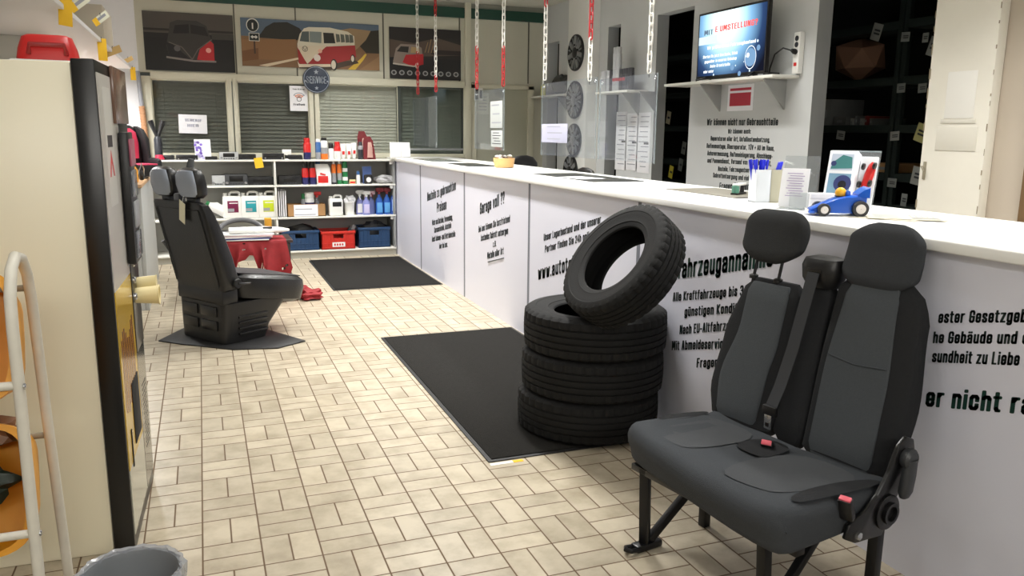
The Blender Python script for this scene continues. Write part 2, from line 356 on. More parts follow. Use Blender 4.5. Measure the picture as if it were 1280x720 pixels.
# ------------------------------------------------------------------ floor
def floor_material():
    m = bpy.data.materials.new('basket_weave_tiles'); m.use_nodes = True
    nt = m.node_tree; L = nt.links; b = nt.nodes['Principled BSDF']
    tc = nt.nodes.new('ShaderNodeTexCoord'); sp = nt.nodes.new('ShaderNodeSeparateXYZ'); L.new(tc.outputs['Object'], sp.inputs[0])
    def N(op, a, b_=None, c=None):
        n = nt.nodes.new('ShaderNodeMath'); n.operation = op
        for i, v in enumerate((a, b_, c)):
            if v is None: continue
            if isinstance(v, (int, float)): n.inputs[i].default_value = v
            else: L.new(v, n.inputs[i])
        return n.outputs[0]
    u = N('DIVIDE', N('ADD', sp.outputs[0], 0.0766 + 20), 0.2); v = N('DIVIDE', N('ADD', sp.outputs[1], -2.9 + 20), 0.2)
    cu = N('FLOOR', u); cv = N('FLOOR', v); fu = N('FRACT', u); fv = N('FRACT', v)
    par = N('MODULO', N('ADD', cu, cv), 2.0)                 # 0: split along u, 1: split along v
    e = N('MINIMUM', N('MINIMUM', fu, N('SUBTRACT', 1.0, fu)), N('MINIMUM', fv, N('SUBTRACT', 1.0, fv)))
    du = N('ABSOLUTE', N('SUBTRACT', fu, 0.5)); dv = N('ABSOLUTE', N('SUBTRACT', fv, 0.5))
    mid = N('ADD', N('MULTIPLY', du, N('SUBTRACT', 1.0, par)), N('MULTIPLY', dv, par))
    d = N('MINIMUM', e, mid)
    mr = nt.nodes.new('ShaderNodeMapRange'); mr.inputs['From Min'].default_value = 0.009; mr.inputs['From Max'].default_value = 0.020
    L.new(d, mr.inputs['Value'])
    half = N('ADD', N('MULTIPLY', N('GREATER_THAN', fu, 0.5), N('SUBTRACT', 1.0, par)), N('MULTIPLY', N('GREATER_THAN', fv, 0.5), par))
    cx = nt.nodes.new('ShaderNodeCombineXYZ'); L.new(cu, cx.inputs[0]); L.new(cv, cx.inputs[1]); L.new(half, cx.inputs[2])
    wn = nt.nodes.new('ShaderNodeTexWhiteNoise'); L.new(cx.outputs[0], wn.inputs['Vector'])
    n1 = nt.nodes.new('ShaderNodeTexNoise'); n1.inputs['Scale'].default_value = 7; n1.inputs['Detail'].default_value = 6; n1.inputs['Roughness'].default_value = 0.6
    va = nt.nodes.new('ShaderNodeVectorMath'); va.operation = 'MULTIPLY_ADD'
    L.new(wn.outputs['Color'], va.inputs[0]); va.inputs[1].default_value = (5, 5, 5); L.new(tc.outputs['Object'], va.inputs[2])
    L.new(va.outputs[0], n1.inputs['Vector'])
    cr = nt.nodes.new('ShaderNodeValToRGB'); L.new(n1.outputs['Fac'], cr.inputs[0])
    cr.color_ramp.elements[0].position = 0.25; cr.color_ramp.elements[0].color = rgb(152, 140, 118)
    cr.color_ramp.elements[1].position = 0.62; cr.color_ramp.elements[1].color = rgb(192, 181, 160)
    br = nt.nodes.new('ShaderNodeMix'); br.data_type = 'RGBA'; br.blend_type = 'MULTIPLY'; br.inputs['Factor'].default_value = 1
    L.new(cr.outputs[0], br.inputs['A'])
    vr = nt.nodes.new('ShaderNodeMapRange'); vr.inputs['To Min'].default_value = 0.88; vr.inputs['To Max'].default_value = 1.04
    L.new(wn.outputs['Value'], vr.inputs['Value'])
    cc = nt.nodes.new('ShaderNodeCombineXYZ')
    for i in range(3): L.new(vr.outputs[0], cc.inputs[i])
    L.new(cc.outputs[0], br.inputs['B'])
    gm = nt.nodes.new('ShaderNodeMix'); gm.data_type = 'RGBA'; gm.inputs['A'].default_value = rgb(98, 76, 54)
    L.new(mr.outputs[0], gm.inputs['Factor']); L.new(br.outputs['Result'], gm.inputs['B'])
    L.new(gm.outputs['Result'], b.inputs['Base Color'])
    rr = nt.nodes.new('ShaderNodeMapRange'); rr.inputs['To Min'].default_value = 0.8; rr.inputs['To Max'].default_value = 0.34
    L.new(mr.outputs[0], rr.inputs['Value']); L.new(rr.outputs[0], b.inputs['Roughness'])
    bu = nt.nodes.new('ShaderNodeBump'); bu.inputs['Strength'].default_value = 0.35; bu.inputs['Distance'].default_value = 0.004
    L.new(mr.outputs[0], bu.inputs['Height']); L.new(bu.outputs['Normal'], b.inputs['Normal'])
    return m
mb = MB(); mb.box(-2.6, 7.2, -3, 13.6, -0.1, 0, floor_material()); struct(mb.build('floor'))
ceil_m = mat('ceiling_paint', (205, 203, 192), 0.8, vary=0.03, vscale=2)
mb = MB(); mb.box(-2.6, 7.2, -3, 13.6, 3.05, 3.15, ceil_m); struct(mb.build('ceiling'))

# ------------------------------------------------------------------ back wall: partition with windows and posters
YB = 10.03
mb = MB()
W = cream
mb.box(-2.6, -0.585, YB, YB + 0.12, 0, 3.05, mat('white_wall', (226, 227, 230), 0.7, vary=0.02))
mb.box(-0.585, 3.30, YB, YB + 0.12, 0, 1.16, cream)
mb.box(-0.585, 3.30, YB, YB + 0.12, 2.09, 2.87, cream)
mb.box(3.30, 4.45, YB, YB + 0.12, 2.07, 2.87, cream)
mb.box(4.10, 4.45, YB, YB + 0.12, 0, 2.07, cream)
mb.box(-0.585, 4.45, YB + 0.02, YB + 0.12, 2.87, 3.05, mat('grey_soffit', (150, 150, 140), 0.7))
# joints between the upper boards
for x in (0.44, 1.115, 2.14, 3.10, 4.03):
    mb.box(x - 0.008, x + 0.008, YB - 0.006, YB + 0.01, 2.10, 2.87, mat('joint_dark', (92, 90, 80), 0.7))
struct(mb.build('wall_back'))
mb = MB(); g = mat('green_band', (14, 62, 48), 0.45)
mb.box(-0.585, 3.16, YB - 0.03, YB + 0.02, 2.865, 2.985, g); mb.box(3.24, 4.25, YB - 0.03, YB + 0.02, 2.865, 2.985, g)
struct(mb.build('trim_1'))
mb = MB()      # posts and rails of the window row
for x0, x1 in ((-0.585, -0.47), (0.32, 0.372), (0.385, 0.432), (1.235, 1.285), (1.297, 1.345), (3.15, 3.235)):
    mb.box(x0, x1, YB - 0.035, YB + 0.05, 1.16, 2.05, cream_fr, bev=0.004)
mb.box(3.165, 3.24, YB - 0.05, YB + 0.02, 1.1, 3.05, cream_fr, bev=0.004)
mb.box(-0.47, 3.16, YB - 0.03, YB + 0.05, 2.02, 2.10, cream_fr, bev=0.004)
mb.box(-0.47, 3.16, YB - 0.025, YB + 0.05, 1.15, 1.20, cream_fr, bev=0.004)
struct(mb.build('trim_2'))
wglass = glass_mat('window_glass', (234, 236, 233), 1.2, 0.02)
for i, (x0, x1) in enumerate(((-0.47, 0.32), (0.432, 1.235), (1.345, 2.31), (2.335, 3.15))):
    mb = MB(); mb.box(x0, x1, YB + 0.01, YB + 0.016, 1.2, 2.02, wglass); o = struct(mb.build('window_%d' % (i + 1)))
    f = MB(); al = cream_fr if i < 3 else mat('dark_frame', (60, 66, 62), 0.5)
    e = 0.012
    f.box(x0, x0 + e, YB, YB + 0.03, 1.2, 2.02, al); f.box(x1 - e, x1, YB, YB + 0.03, 1.2, 2.02, al)
    f.box(x0, x1, YB, YB + 0.03, 1.2, 1.2 + e, al); f.box(x0, x1, YB, YB + 0.03, 2.02 - e, 2.02, al)
    if i == 3: f.box(x0, x1, YB - 0.004, YB + 0.02, 1.245, 1.268, steel)
    f.build('window_frame', o)
mb = MB(); mb.box(2.305, 2.34, YB - 0.01, YB + 0.04, 1.18, 2.03, mat('dark_frame', (60, 66, 62), 0.5)); struct(mb.build('trim_3'))
# office behind the panes
office = mat('office_wall', (110, 114, 108), 0.8)
mb = MB(); mb.box(-2.6, 4.45, 12.4, 12.5, 0, 3.05, office); struct(mb.build('wall_office'))
def blind(x0, x1, tilt, col, n, label, y=YB + 0.075, z0=1.22, z1=2.0, grp='venetian blinds behind the window row'):
    t = thing('venetian_blind', label, 'blind', ((x0 + x1) / 2, y, z1), group=grp)
    w = (x1 - x0) / 2; mb = MB(); cm = mat('blind_%d' % col[0], col, 0.5)
    for k in range(n):
        z = -(k + 0.5) * (z1 - z0) / n
        mb.box(-w, w, -0.026, 0.026, -0.0005, 0.0005, cm, TR(0, 0, z) @ RX(tilt))
    mb.build('slats', t)
    h = MB(); h.box(-w, w, -0.014, 0.014, -0.001, 0.022, cm, bev=0.002); h.build('head_rail', t)
    h = MB(); h.box(-w, w, -0.012, 0.012, -(z1 - z0) - 0.012, -(z1 - z0), cm, bev=0.002); h.build('bottom_rail', t)
    h = MB()
    for sx in (-0.7, 0.7): h.tube([(sx * w, -0.013, 0), (sx * w, -0.013, -(z1 - z0))], 0.001, cm, 5)
    h.build('cord', t)
blind(-0.465, 0.315, 1.15, (126, 125, 121), 18, 'venetian blind, its dark grey painted in for the dim office, behind the leftmost window pane with the white notice')  # slat colour darkened to stand for the dim office light
blind(0.44, 1.23, 1.15, (129, 128, 124), 18, 'venetian blind, its dark grey painted in for the dim office, behind the pane with the wireless network poster')  # same dim-office shade put into the slat colour
blind(1.35, 2.30, 1.15, (226, 223, 217), 20, 'pale venetian blind, fully lowered, behind the third window pane')
blind(2.345, 3.14, 1.1, (140, 146, 140), 18, 'dark venetian blind behind the rightmost pane next to the door')
# door of the back wall
mb = MB(); dm = mat('door_greige', (178, 178, 160), 0.55)
mb.box(3.30, 4.10, YB + 0.015, YB + 0.06, 0, 2.04, dm, bev=0.003); d1 = struct(mb.build('door_1'))
mb = MB(); mb.box(3.24, 3.32, YB - 0.02, YB + 0.02, 0, 2.07, cream_fr, bev=0.004); mb.box(4.03, 4.11, YB - 0.02, YB + 0.02, 0, 2.07, cream_fr, bev=0.004)
mb.box(3.24, 4.11, YB - 0.02, YB + 0.02, 2.02, 2.075, cream_fr, bev=0.004); mb.build('door_frame', d1)
mb = MB(); mb.cyl((0, 0, 0), 0.025, 0.012, steel, 16, TR(3.36, YB + 0.015, 1.05) @ RX(PI / 2)); mb.tube([(3.36, YB + 0.01, 1.05), (3.36, YB - 0.035, 1.05), (3.37, YB - 0.04, 1.05), (3.47, YB - 0.04, 1.05)], 0.009, steel, 8)
mb.build('door_handle', d1)

# ------------------------------------------------------------------ right wall behind the counter: boards with openings
XW = 4.25; TH = 0.13
mb = MB()
for y0, y1, z0, z1 in ((9.885, 10.03, 0, 3.05), (9.0, 9.55, 0, 3.05), (8.236, 9.0, 0, 3.05), (7.20, 7.95, 0, 3.05), (4.94, 6.56, 0, 3.05),
                       (9.55, 9.885, 2.6, 3.05), (7.95, 8.236, 2.62, 3.05), (6.56, 7.20, 2.62, 3.05), (3.8, 4.94, 2.66, 3.05), (-3, 3.17, 0, 3.05)):
    mb.box(XW, XW + TH, y0, y1, z0, z1, wall_grey)
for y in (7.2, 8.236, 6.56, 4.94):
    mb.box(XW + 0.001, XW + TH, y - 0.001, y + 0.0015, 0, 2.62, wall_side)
struct(mb.build('wall_right'))
mb = MB(); mb.box(4.10, 4.40, 8.44, 8.96, 0, 3.05, mat('column_paint', (222, 222, 218), 0.6), bev=0.004)
o = struct(mb.build('column'))
mb = MB(); beige = mat('beige_wall', (196, 184, 168), 0.75, vary=0.05, vscale=3)
mb.box(4.275, 4.5, 3.175, 3.60, 0, 3.05, beige); struct(mb.build('wall_alcove'))
# old white door standing open beside the store opening
t = struct(MB().box(4.20, 4.27, 3.42, 3.86, 0, 3.05, mat('old_white_paint', (236, 232, 220), 0.55, vary=0.04, vscale=6, bump=0.15, bscale=12), bev=0.006).build('door_2'))
mb = MB(); chip = mat('chipped_paint', (150, 138, 116), 0.8)
for z in [0.2 + 0.11 * k + random.uniform(-.04, .04) for k in range(25)]:
    mb.box(4.196, 4.2, 3.42, 3.42 + random.uniform(.001, .005), z, z + random.uniform(.01, .05), chip)
    if random.random() < 0.6: mb.box(4.196, 4.2, 3.86 - random.uniform(.002, .010), 3.86, z, z + random.uniform(.02, .07), chip)
mb.build('worn_edge', t)
mb = MB(); ows = mat('old_white_shade', (222, 218, 206), 0.6)
mb.box(4.195, 4.2, 3.50, 3.74, 1.56, 1.585, ows, bev=.002); mb.box(4.1965, 4.2, 3.48, 3.76, 1.40, 1.54, ows, bev=.001); mb.box(4.1965, 4.2, 3.52, 3.72, 1.59, 1.86, mat('old_white_bright', (242, 240, 234), .5), bev=.001)
mb.build('panel_moulding', t)
mb = MB(); mb.box(4.194, 4.2, 3.81, 3.832, 1.22, 1.33, mat('dull_brass', (150, 142, 122), .5), bev=0.003); mb.tube([(4.187, 3.822, 1.30), (4.17, 3.822, 1.30), (4.17, 3.80, 1.27)], 0.005, mat('dull_brass', (150, 142, 122), .5), 6); mb.build('lock_plate', t)
# brown door frame with white panel at the right edge
t = struct(MB().box(4.22, 4.27, 2.2, 3.16, 0, 3.05, mat('panel_white', (205, 204, 198), 0.6)).build('door_3'))
mb = MB(); br = mat('brown_wood', (112, 86, 54), 0.6, vary=0.15, vscale=12)
mb.box(4.20, 4.235, 3.10, 3.17, 0, 1.62, br, bev=0.004); mb.box(4.20, 4.235, 2.2, 3.17, 1.56, 1.62, br, bev=0.004); mb.box(4.205, 4.24, 3.13, 3.17, 1.62, 3.05, mat('dark_gap', (60, 54, 46), 0.7))
mb.build('door_frame', t)
# left and remaining walls
mb = MB(); lw = mat('left_wall', (206, 206, 204), 0.7, vary=0.02)
mb.box(-1.55, -1.45, -3, 10.03, 0, 3.05, lw); struct(mb.build('wall_left'))
mb = MB(); mb.box(-1.55, 7.2, -3.1, -3, 0, 3.05, lw); struct(mb.build('wall_front'))
# dark store room behind the openings
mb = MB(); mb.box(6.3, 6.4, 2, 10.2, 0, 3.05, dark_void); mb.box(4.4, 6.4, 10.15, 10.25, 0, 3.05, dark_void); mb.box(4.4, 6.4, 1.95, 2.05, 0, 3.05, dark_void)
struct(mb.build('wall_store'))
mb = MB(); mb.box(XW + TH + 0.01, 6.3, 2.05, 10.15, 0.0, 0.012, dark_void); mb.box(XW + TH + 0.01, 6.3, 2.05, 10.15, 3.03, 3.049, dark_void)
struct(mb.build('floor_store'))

# ------------------------------------------------------------------ counter
XC = 2.178; ZB = 1.127; ZT = 1.165
seams = [10.02, 8.466, 6.907, 5.362, 3.79, 2.235, 0.68]
panels = []
plabels = ['plain white counter panel at the far end beside the shelf unit',
           'white counter panel lettered Neuteile zu gebrauchten Preisen',
           'white counter panel lettered Garage voll, in front of the wooden bowl',
           'white counter panel lettered with the web address, left of the tyre stack',
           'white counter panel lettered Kraftfahrzeugannahme behind the tyres and bench',
           'white counter panel lettered nicht rauchen at the right edge of the photo']
for i in range(6):
    ya, yb = seams[i], seams[i + 1]
    t = thing('counter_section', plabels[i], 'counter panel', (0, 0, 0), group='white panels of the counter front')
    mb = MB(); mb.box(XC, XC + 0.022, yb + 0.018, ya - 0.018, 0.0, ZB, white_lam); mb.build('board', t)
    mb = MB(); mb.box(XC - 0.001, XC + 0.02, yb - 0.0175, yb + 0.0175, 0.0, ZB, seam_grey); mb.build('joint_strip', t, ).__setitem__('label', 'grey joint strip')
    panels.append(t)
def lettering(i, lines, m):
    mb = MB()
    for s, a, b, pl, pr, h in lines: wall_text(mb, s, a, b if b else len(s), pl, pr, h, m, XC)
    return mb
mb = lettering(1, [('Neuteile zu gebrauchten', 0, 0, (534.2, 251.7), (570, 237.5), 11.7), ('Preisen', 0, 0, (546.2, 265.8), (558.3, 261.7), 12.5),
    ('Motor und Getriebe, Verwendung,', 0, 0, (540.3, 282), (565.8, 275), 7.5), ('Karosserieteile, Autoteile', 0, 0, (543, 291.2), (564.2, 285), 7.3),
    ('Auch Achsen- und Getriebeteile', 0, 0, (540, 302.5), (569.2, 295.8), 7.5), ('hier bei uns.', 0, 0, (549.2, 311.2), (559.7, 308.7), 7)], letter)
mb.build('lettering', panels[1])
mb = lettering(2, [('Garage voll ??', 0, 0, (600, 268.3), (630.8, 254.2), 15), ('Bei uns können Sie kurzfristend', 0, 0, (598.3, 290.8), (637.5, 277.5), 8.6),
    ('kostenlos Schrott entsorgen', 0, 0, (601.2, 301.7), (635.3, 292.5), 8.6), ('z.B.', 0, 0, (616.2, 309.0), (620.5, 308), 7.5), ('Metalle aller Art', 0, 0, (609.2, 324.2), (629.7, 317.5), 9)], letter)
A = at(610, 327.5, x=XC); B = at(630, 322.5, x=XC)
mb.tube([(XC - .0012, A.y, A.z), (XC - .0012, B.y, B.z)], .004, letter, 4)
mb.build('lettering', panels[2])
mb = lettering(3, [('Unser Lagerbestand und der unserer', 0, 0, (679.7, 301.3), (751.2, 279), 9.8), ('Partner finden Sie 24h online unter', 0, 0, (681.2, 315.8), (757, 293), 9.8),
    ('www.autoteile', 0, 0, (672.5, 350), (724, 335.5), 18)], letter)
mb.build('lettering', panels[3])
mb = lettering(4, [('Kraftfahrzeugannahme', 4, 0, (841.6, 349.4), (966, 333.2), 27)], letter_green)
for ln in [('Alle Kraftfahrzeuge bis 3', 0, 0, (841, 377), (929, 369.5), 12.5), ('günstigen Konditionen', 0, 13, (855.6, 395.5), (910, 392), 12.5),
    ('Nach EU-Altfahrzeug', 0, 16, (849.5, 418), (907, 413.5), 12.5), ('Mit Abmeldeservice', 0, 16, (839.8, 437.8), (899, 436), 12.5), ('Fragen', 0, 5, (870.7, 459.5), (892.6, 459), 12.5)]:
    wall_text(mb, ln[0], ln[1], ln[2] if ln[2] else len(ln[0]), ln[3], ln[4], ln[5], letter, XC)
mb.build('lettering', panels[4])
mb = MB()
for ln in [('ester Gesetzgebung', 0, 15, (1172.7, 403.8), (1283, 403), 16.5), ('he Gebäude und der', 0, 14, (1166, 429), (1271, 430), 16),
           ('sundheit zu Liebe', 0, 17, (1164.9, 452.7), (1274, 457), 16.5)]:
    wall_text(mb, ln[0], ln[1], ln[2], ln[3], ln[4], ln[5], letter, XC)
wall_text(mb, 'er nicht rauchen', 0, 8, (1156.7, 507.8), (1250.7, 515.6), 26, letter_green, XC)
mb.build('lettering', panels[5])
t = thing('worktop', 'long white worktop along the whole counter', 'worktop', (2.5, 5, ZB))
mb = MB(); mb.box(XC - 0.03 - 2.5, 2.93 - 2.5, 0.0 - 5, 10.02 - 5, 0.001, ZT - ZB, white_top, bev=0.006, seg=3); mb.build('top', t)
mb = MB(); mb.box(XC + 0.03, 2.9, 0.1, 10.0, 0.0, ZB - 0.002, mat('counter_core', (170, 170, 176), 0.7)); c = mb.build('counter_base'); tag(c, 'plain counter base standing behind the white front panels', 'counter')

# ------------------------------------------------------------------ two-seat van bench
fab_dark = mat('seat_fabric_dark', (39, 40, 42), 0.92, vary=0.12, vscale=120, bump=0.25, bscale=400, spec=0.2)
fab_mid = mat('seat_fabric_grey', (73, 77, 81), 0.92, vary=0.10, vscale=140, bump=0.25, bscale=400, spec=0.2)
fab_worn = mat('seat_fabric_worn', (71, 73, 76), 0.95, vary=0.10, vscale=9, bump=0.25, bscale=400, spec=0.2)
belt_m = mat('belt_webbing', (46, 48, 52), 0.7)
pink = mat('buckle_button', (226, 96, 112), 0.4)
ba = math.atan2(.136, .69)
bench = thing('van_bench_seat', 'grey fabric two-seat van bench with headrests standing against the counter', 'seat', (1.885, 2.09, 0), rot=(0, 0, math.atan2(-math.sin(ba), -math.cos(ba)) - PI / 2))
def lean(z): return 0.02 - 0.235 * (z - 0.45)
def back_loft(x0f, x1f, z0, z1, dep, m, n=10, front=0.0, p=5, top_round=0.03, dx=0.0):
    """upright slab whose front face follows the lean; x0f / x1f give its sides at height fraction f"""
    rings = []
    for i in range(n + 1):
        f = i / n; z = z0 + (z1 - z0) * f
        a, b = x0f(f), x1f(f); cx = (a + b) / 2; hw = (b - a) / 2
        e = min(f * (z1 - z0), (1 - f) * (z1 - z0))
        k = 1.0
        if e < top_round:
            q = 1 - e / top_round; sh = top_round * (1 - math.sqrt(max(0, 1 - q * q)))
        else: sh = 0
        d = dep(f) if callable(dep) else dep
        yf = lean(z) + front
        rings.append(sring(cx, yf - d / 2, z, max(0.004, hw - sh), max(0.004, d / 2 - sh * 0.8), 28, p))
    return rings
def ip(*kv):
    def f(t):
        for (a, va), (b, vb) in zip(kv, kv[1:]):
            if t <= b:
                u = (t - a) / (b - a); u = u * u * (3 - 2 * u); return va + (vb - va) * u
        return kv[-1][1]
    return f
# left backrest (seen left)
lb = MB().loft(back_loft(ip((0, .150), (.3, .128), (1, .150)), ip((0, .430), (.25, .470), (.6, .455), (1, .400)), .40, .955, ip((0, .13), (1, .07)), fab_dark, 16), fab_dark).build('backrest', bench)
ins = MB().loft(back_loft(ip((0, .205), (.35, .20), (.6, .185), (1, .185)), ip((0, .395), (.3, .415), (.7, .372), (1, .372)), .43, .945, .03, fab_mid, 16, front=0.006, p=8, top_round=.012), fab_mid).build('backrest_insert', lb)
ins['label'] = 'mid grey fabric insert'
# right backrest with its raised head part
rbk = MB().loft(back_loft(ip((0, -.30), (.4, -.325), (.8, -.308), (1, -.265)), ip((0, .015), (.5, .02), (1, .01)), .40, 1.02, ip((0, .13), (1, .075)), fab_dark, 16), fab_dark).build('backrest', bench)
ins = MB().loft(back_loft(ip((0, -.262), (.4, -.255), (1, -.225)), ip((0, -.025), (.5, -.018), (1, -.035)), .43, 1.005, .03, fab_mid, 16, front=0.006, p=8, top_round=.012), fab_mid).build('backrest_insert', rbk)
ins['label'] = 'mid grey fabric insert'
mb = MB().tube([(-.24, lean(.76) + .0095, .762), (-.13, lean(.752) + .0105, .752), (-.03, lean(.764) + .0095, .764)], 0.002, fab_mid, 6); mb.build('seam', rbk)
hr = MB().loft(back_loft(ip((0, -.222), (.25, -.252), (.7, -.248), (1, -.222)), ip((0, -.018), (.3, .012), (.75, .006), (1, -.03)), .985, 1.205, ip((0, .072), (.5, .085), (1, .06)), fab_mid, 26, front=0.012, p=3.8, top_round=.05), mat('headrest_fabric', (58, 60, 63), 0.92, vary=0.1, vscale=140, bump=0.25, bscale=400, spec=0.2)).build('headrest', bench)
hr['label'] = 'headrest built into the right backrest'
# left headrest on two posts
hp = MB().loft(back_loft(ip((0, .24), (.3, .198), (.6, .196), (1, .208)), ip((0, .42), (.35, .462), (.65, .464), (1, .452)), 1.015, 1.21, ip((0, .07), (.5, .095), (1, .07)), fab_dark, 26, front=0.012, p=3.6, top_round=.05), mat('headrest_fabric_dark', (50, 51, 52), 0.92, vary=0.1, vscale=140, bump=0.25, bscale=400, spec=0.2)).build('headrest', bench)
for x in (.27, .385):
    mb = MB(); mb.tube([(x, lean(.93) - .03, .93), (x, lean(1.05) - .03, 1.05)], .006, black_metal, 10); mb.build('headrest_post', hp)
    mb = MB(); mb.lathe([(.017, 0), (.017, .012), (.010, .016)], black_pl, 14, TR(x, lean(.955) - .03, .95)); mb.build('post_sleeve', hp)
# belt tower between the backrests
mb = MB().loft(back_loft(ip((0, .015), (1, .035)), ip((0, .145), (1, .150)), .40, 1.0, ip((0, .10), (1, .06)), fab_dark, 12, front=-0.012), fab_dark); mb.build('centre_pad', bench)
bg = MB()
bg.loft([sring(.085, lean(1.0) - .03, .965, .055, .035, 24, 3), sring(.085, lean(1.0) - .03, .995, .070, .052, 24, 3), sring(.085, lean(1.0) - .03, 1.04, .074, .055, 24, 3), sring(.085, lean(1.0) - .035, 1.065, .068, .048, 24, 3), sring(.085, lean(1.0) - .035, 1.072, .04, .03, 24, 3)], black_pl)
bgo = bg.build('belt_guide', bench)
mb = MB(); mb.box(.055, .115, lean(1.0) + .012, lean(1.0) + .026, 1.02, 1.034, black_sat, bev=.004); mb.build('belt_slot', bgo)
pts = [(.085, lean(1.0) + .028, 1.02), (.09, lean(.9) + .034, .9), (.10, lean(.75) + .030, .75), (.112, lean(.62) + .034, .62), (.118, lean(.55) + .05, .545)]
V = []; Fs = []
for i, (x, y, z) in enumerate(pts): V += [(x - .024, y, z), (x + .024, y, z), (x + .024, y - .0025, z), (x - .024, y - .0025, z)]
for i in range(len(pts) - 1):
    for k in range(4): Fs.append((i * 4 + k, i * 4 + (k + 1) % 4, i * 4 + 4 + (k + 1) % 4, i * 4 + 4 + k))
Fs += [(0, 3, 2, 1), (16, 17, 18, 19)]
blt = MB().add(V, Fs, belt_m).build('seat_belt', bench)
mb = MB(); mb.box(.088, .148, lean(.55) + .045, lean(.55) + .062, .515, .552, black_pl, bev=.006); mb.build('tongue_grip', blt)
mb = MB(); mb.box(.103, .133, lean(.52) + .052, lean(.52) + .056, .468, .52, steel, bev=.002); mb.box(.111, .125, lean(.52) + .0565, lean(.52) + .058, .478, .492, black_sat); o = mb.build('belt_tongue', blt); o['label'] = 'chrome belt tongue'
# cushion
def cush_ring(x, inset, zt, zb, yf, yb):
    """closed profile in the y-z plane at side position x"""
    r = 0.045; pts = []
    pts.append((x, yb, zb + inset)); pts.append((x, yb, zt - 0.03 - inset)); pts.append((x, yb + 0.04, zt - 0.035 - inset))
    for f in (0.2, .4, .6, .8): pts.append((x, yb + (yf - yb) * f, zt - 0.035 * (1 - f) ** 1.5 - inset))
    for a in (80, 55, 30, 10): pts.append((x, yf - r - inset + r * math.cos(math.radians(a)), zt - r - inset + r * math.sin(math.radians(a))))
    for f, o in ((.35, -.004), (.7, -.016)): pts.append((x, yf - inset + o, (zt - r) + (zb + .03 - zt + r) * f))
    for a in (0, -30, -60, -90): pts.append((x, yf - .05 - inset + .03 * math.cos(math.radians(a)), zb + .03 + inset * .5 + .03 * math.sin(math.radians(a))))
    pts.append((x, (yf + yb) / 2, zb + inset * .5))
    return pts
xs = [-.352, -.348, -.340, -.325, -.30, -.24, -.16, -.06, .02, .10, .18, .26, .33, .375, .405, .42, .428, .432]
rings = []
for x in xs:
    e = min(x + .352, .432 - x); R_ = .045
    ins_ = R_ * (1 - math.sqrt(max(0, 1 - (1 - min(e, R_) / R_) ** 2))) if e < R_ else 0
    f = (x + .352) / .784
    yf = .578 - .115 * f - (0.035 * max(0, (.30 - (x + .352)) / .30) ** 3 + 0.02 * max(0, (x - .20) / .23) ** 3)
    zt = .462 + .012 * math.exp(-((x + .33) / .06) ** 2) + .012 * math.exp(-((x - .39) / .06) ** 2) - .006 * math.exp(-((x - .03) / .08) ** 2)
    rings.append(cush_ring(x, ins_ * .9, zt, .325, yf, .02))
cu = MB().loft(rings, mat('seat_fabric_front', (63, 66, 70), 0.92, vary=0.1, vscale=140, bump=0.25, bscale=400, spec=0.2)).build('cushion', bench, ang=60)
def cush_z(x, y):
    f = max(0.0, min(1.0, (y - .02) / .5)); return .462 - .035 * (1 - f) ** 1.5
def top_patch(poly, m, name, lift=.0035, par=cu):
    for _ in range(2):
        poly = [q for (ax, ay), (bx_, by_) in zip(poly, poly[1:] + poly[:1]) for q in ((ax * .75 + bx_ * .25, ay * .75 + by_ * .25), (ax * .25 + bx_ * .75, ay * .25 + by_ * .75))]
    b = bmesh.new(); vs = [b.verts.new((x, y, 0)) for x, y in poly]; b.faces.new(vs)
    bmesh.ops.triangulate(b, faces=list(b.faces)); bmesh.ops.subdivide_edges(b, edges=list(b.edges), cuts=2, use_grid_fill=True)
    for v in b.verts: v.co.z = cush_z(v.co.x, v.co.y) + lift + .010 * math.exp(-((v.co.x + .33) / .06) ** 2) + .010 * math.exp(-((v.co.x - .39) / .06) ** 2)
    q = MB(); q.bm(b, m); return q.build(name, par, ang=80)
top_patch([(-.30, .05), (-.27, .42), (-.15, .47), (-.02, .46), (-.01, .05)], fab_worn, 'seat_insert', lift=.0015)
top_patch([(.12, .05), (.12, .42), (.25, .42), (.37, .37), (.38, .05)], fab_worn, 'seat_insert', lift=.0015)
top_patch([(.0, .05), (-.03, .22), (.0, .25), (.12, .24), (.125, .05)], fab_dark, 'centre_panel')
top_patch([(-.345, .06), (-.342, .40), (-.32, .47), (-.27, .40), (-.265, .20), (-.295, .06)], fab_dark, 'side_bolster')
top_patch([(.425, .06), (.42, .32), (.36, .30), (.375, .06)], fab_dark, 'side_bolster')
# buckles
def buckle(loc, rx, rz, nm='buckle'):
    M = TR(*loc) @ RZ(rz) @ RX(rx)
    mb = MB(); mb.box(-.02, .02, -.0125, .0125, -.05, .03, black_pl, M, bev=.006); o = mb.build(nm, bench)
    mb = MB(); mb.box(-.017, .017, -.009, .009, .024, .034, pink, M, bev=.003); q = mb.build('release_button', o); q['label'] = 'pink red release button'
buckle((.055, .125, .445), -1.0, .5)
buckle((-.372, .29, .44), -.45, .25)
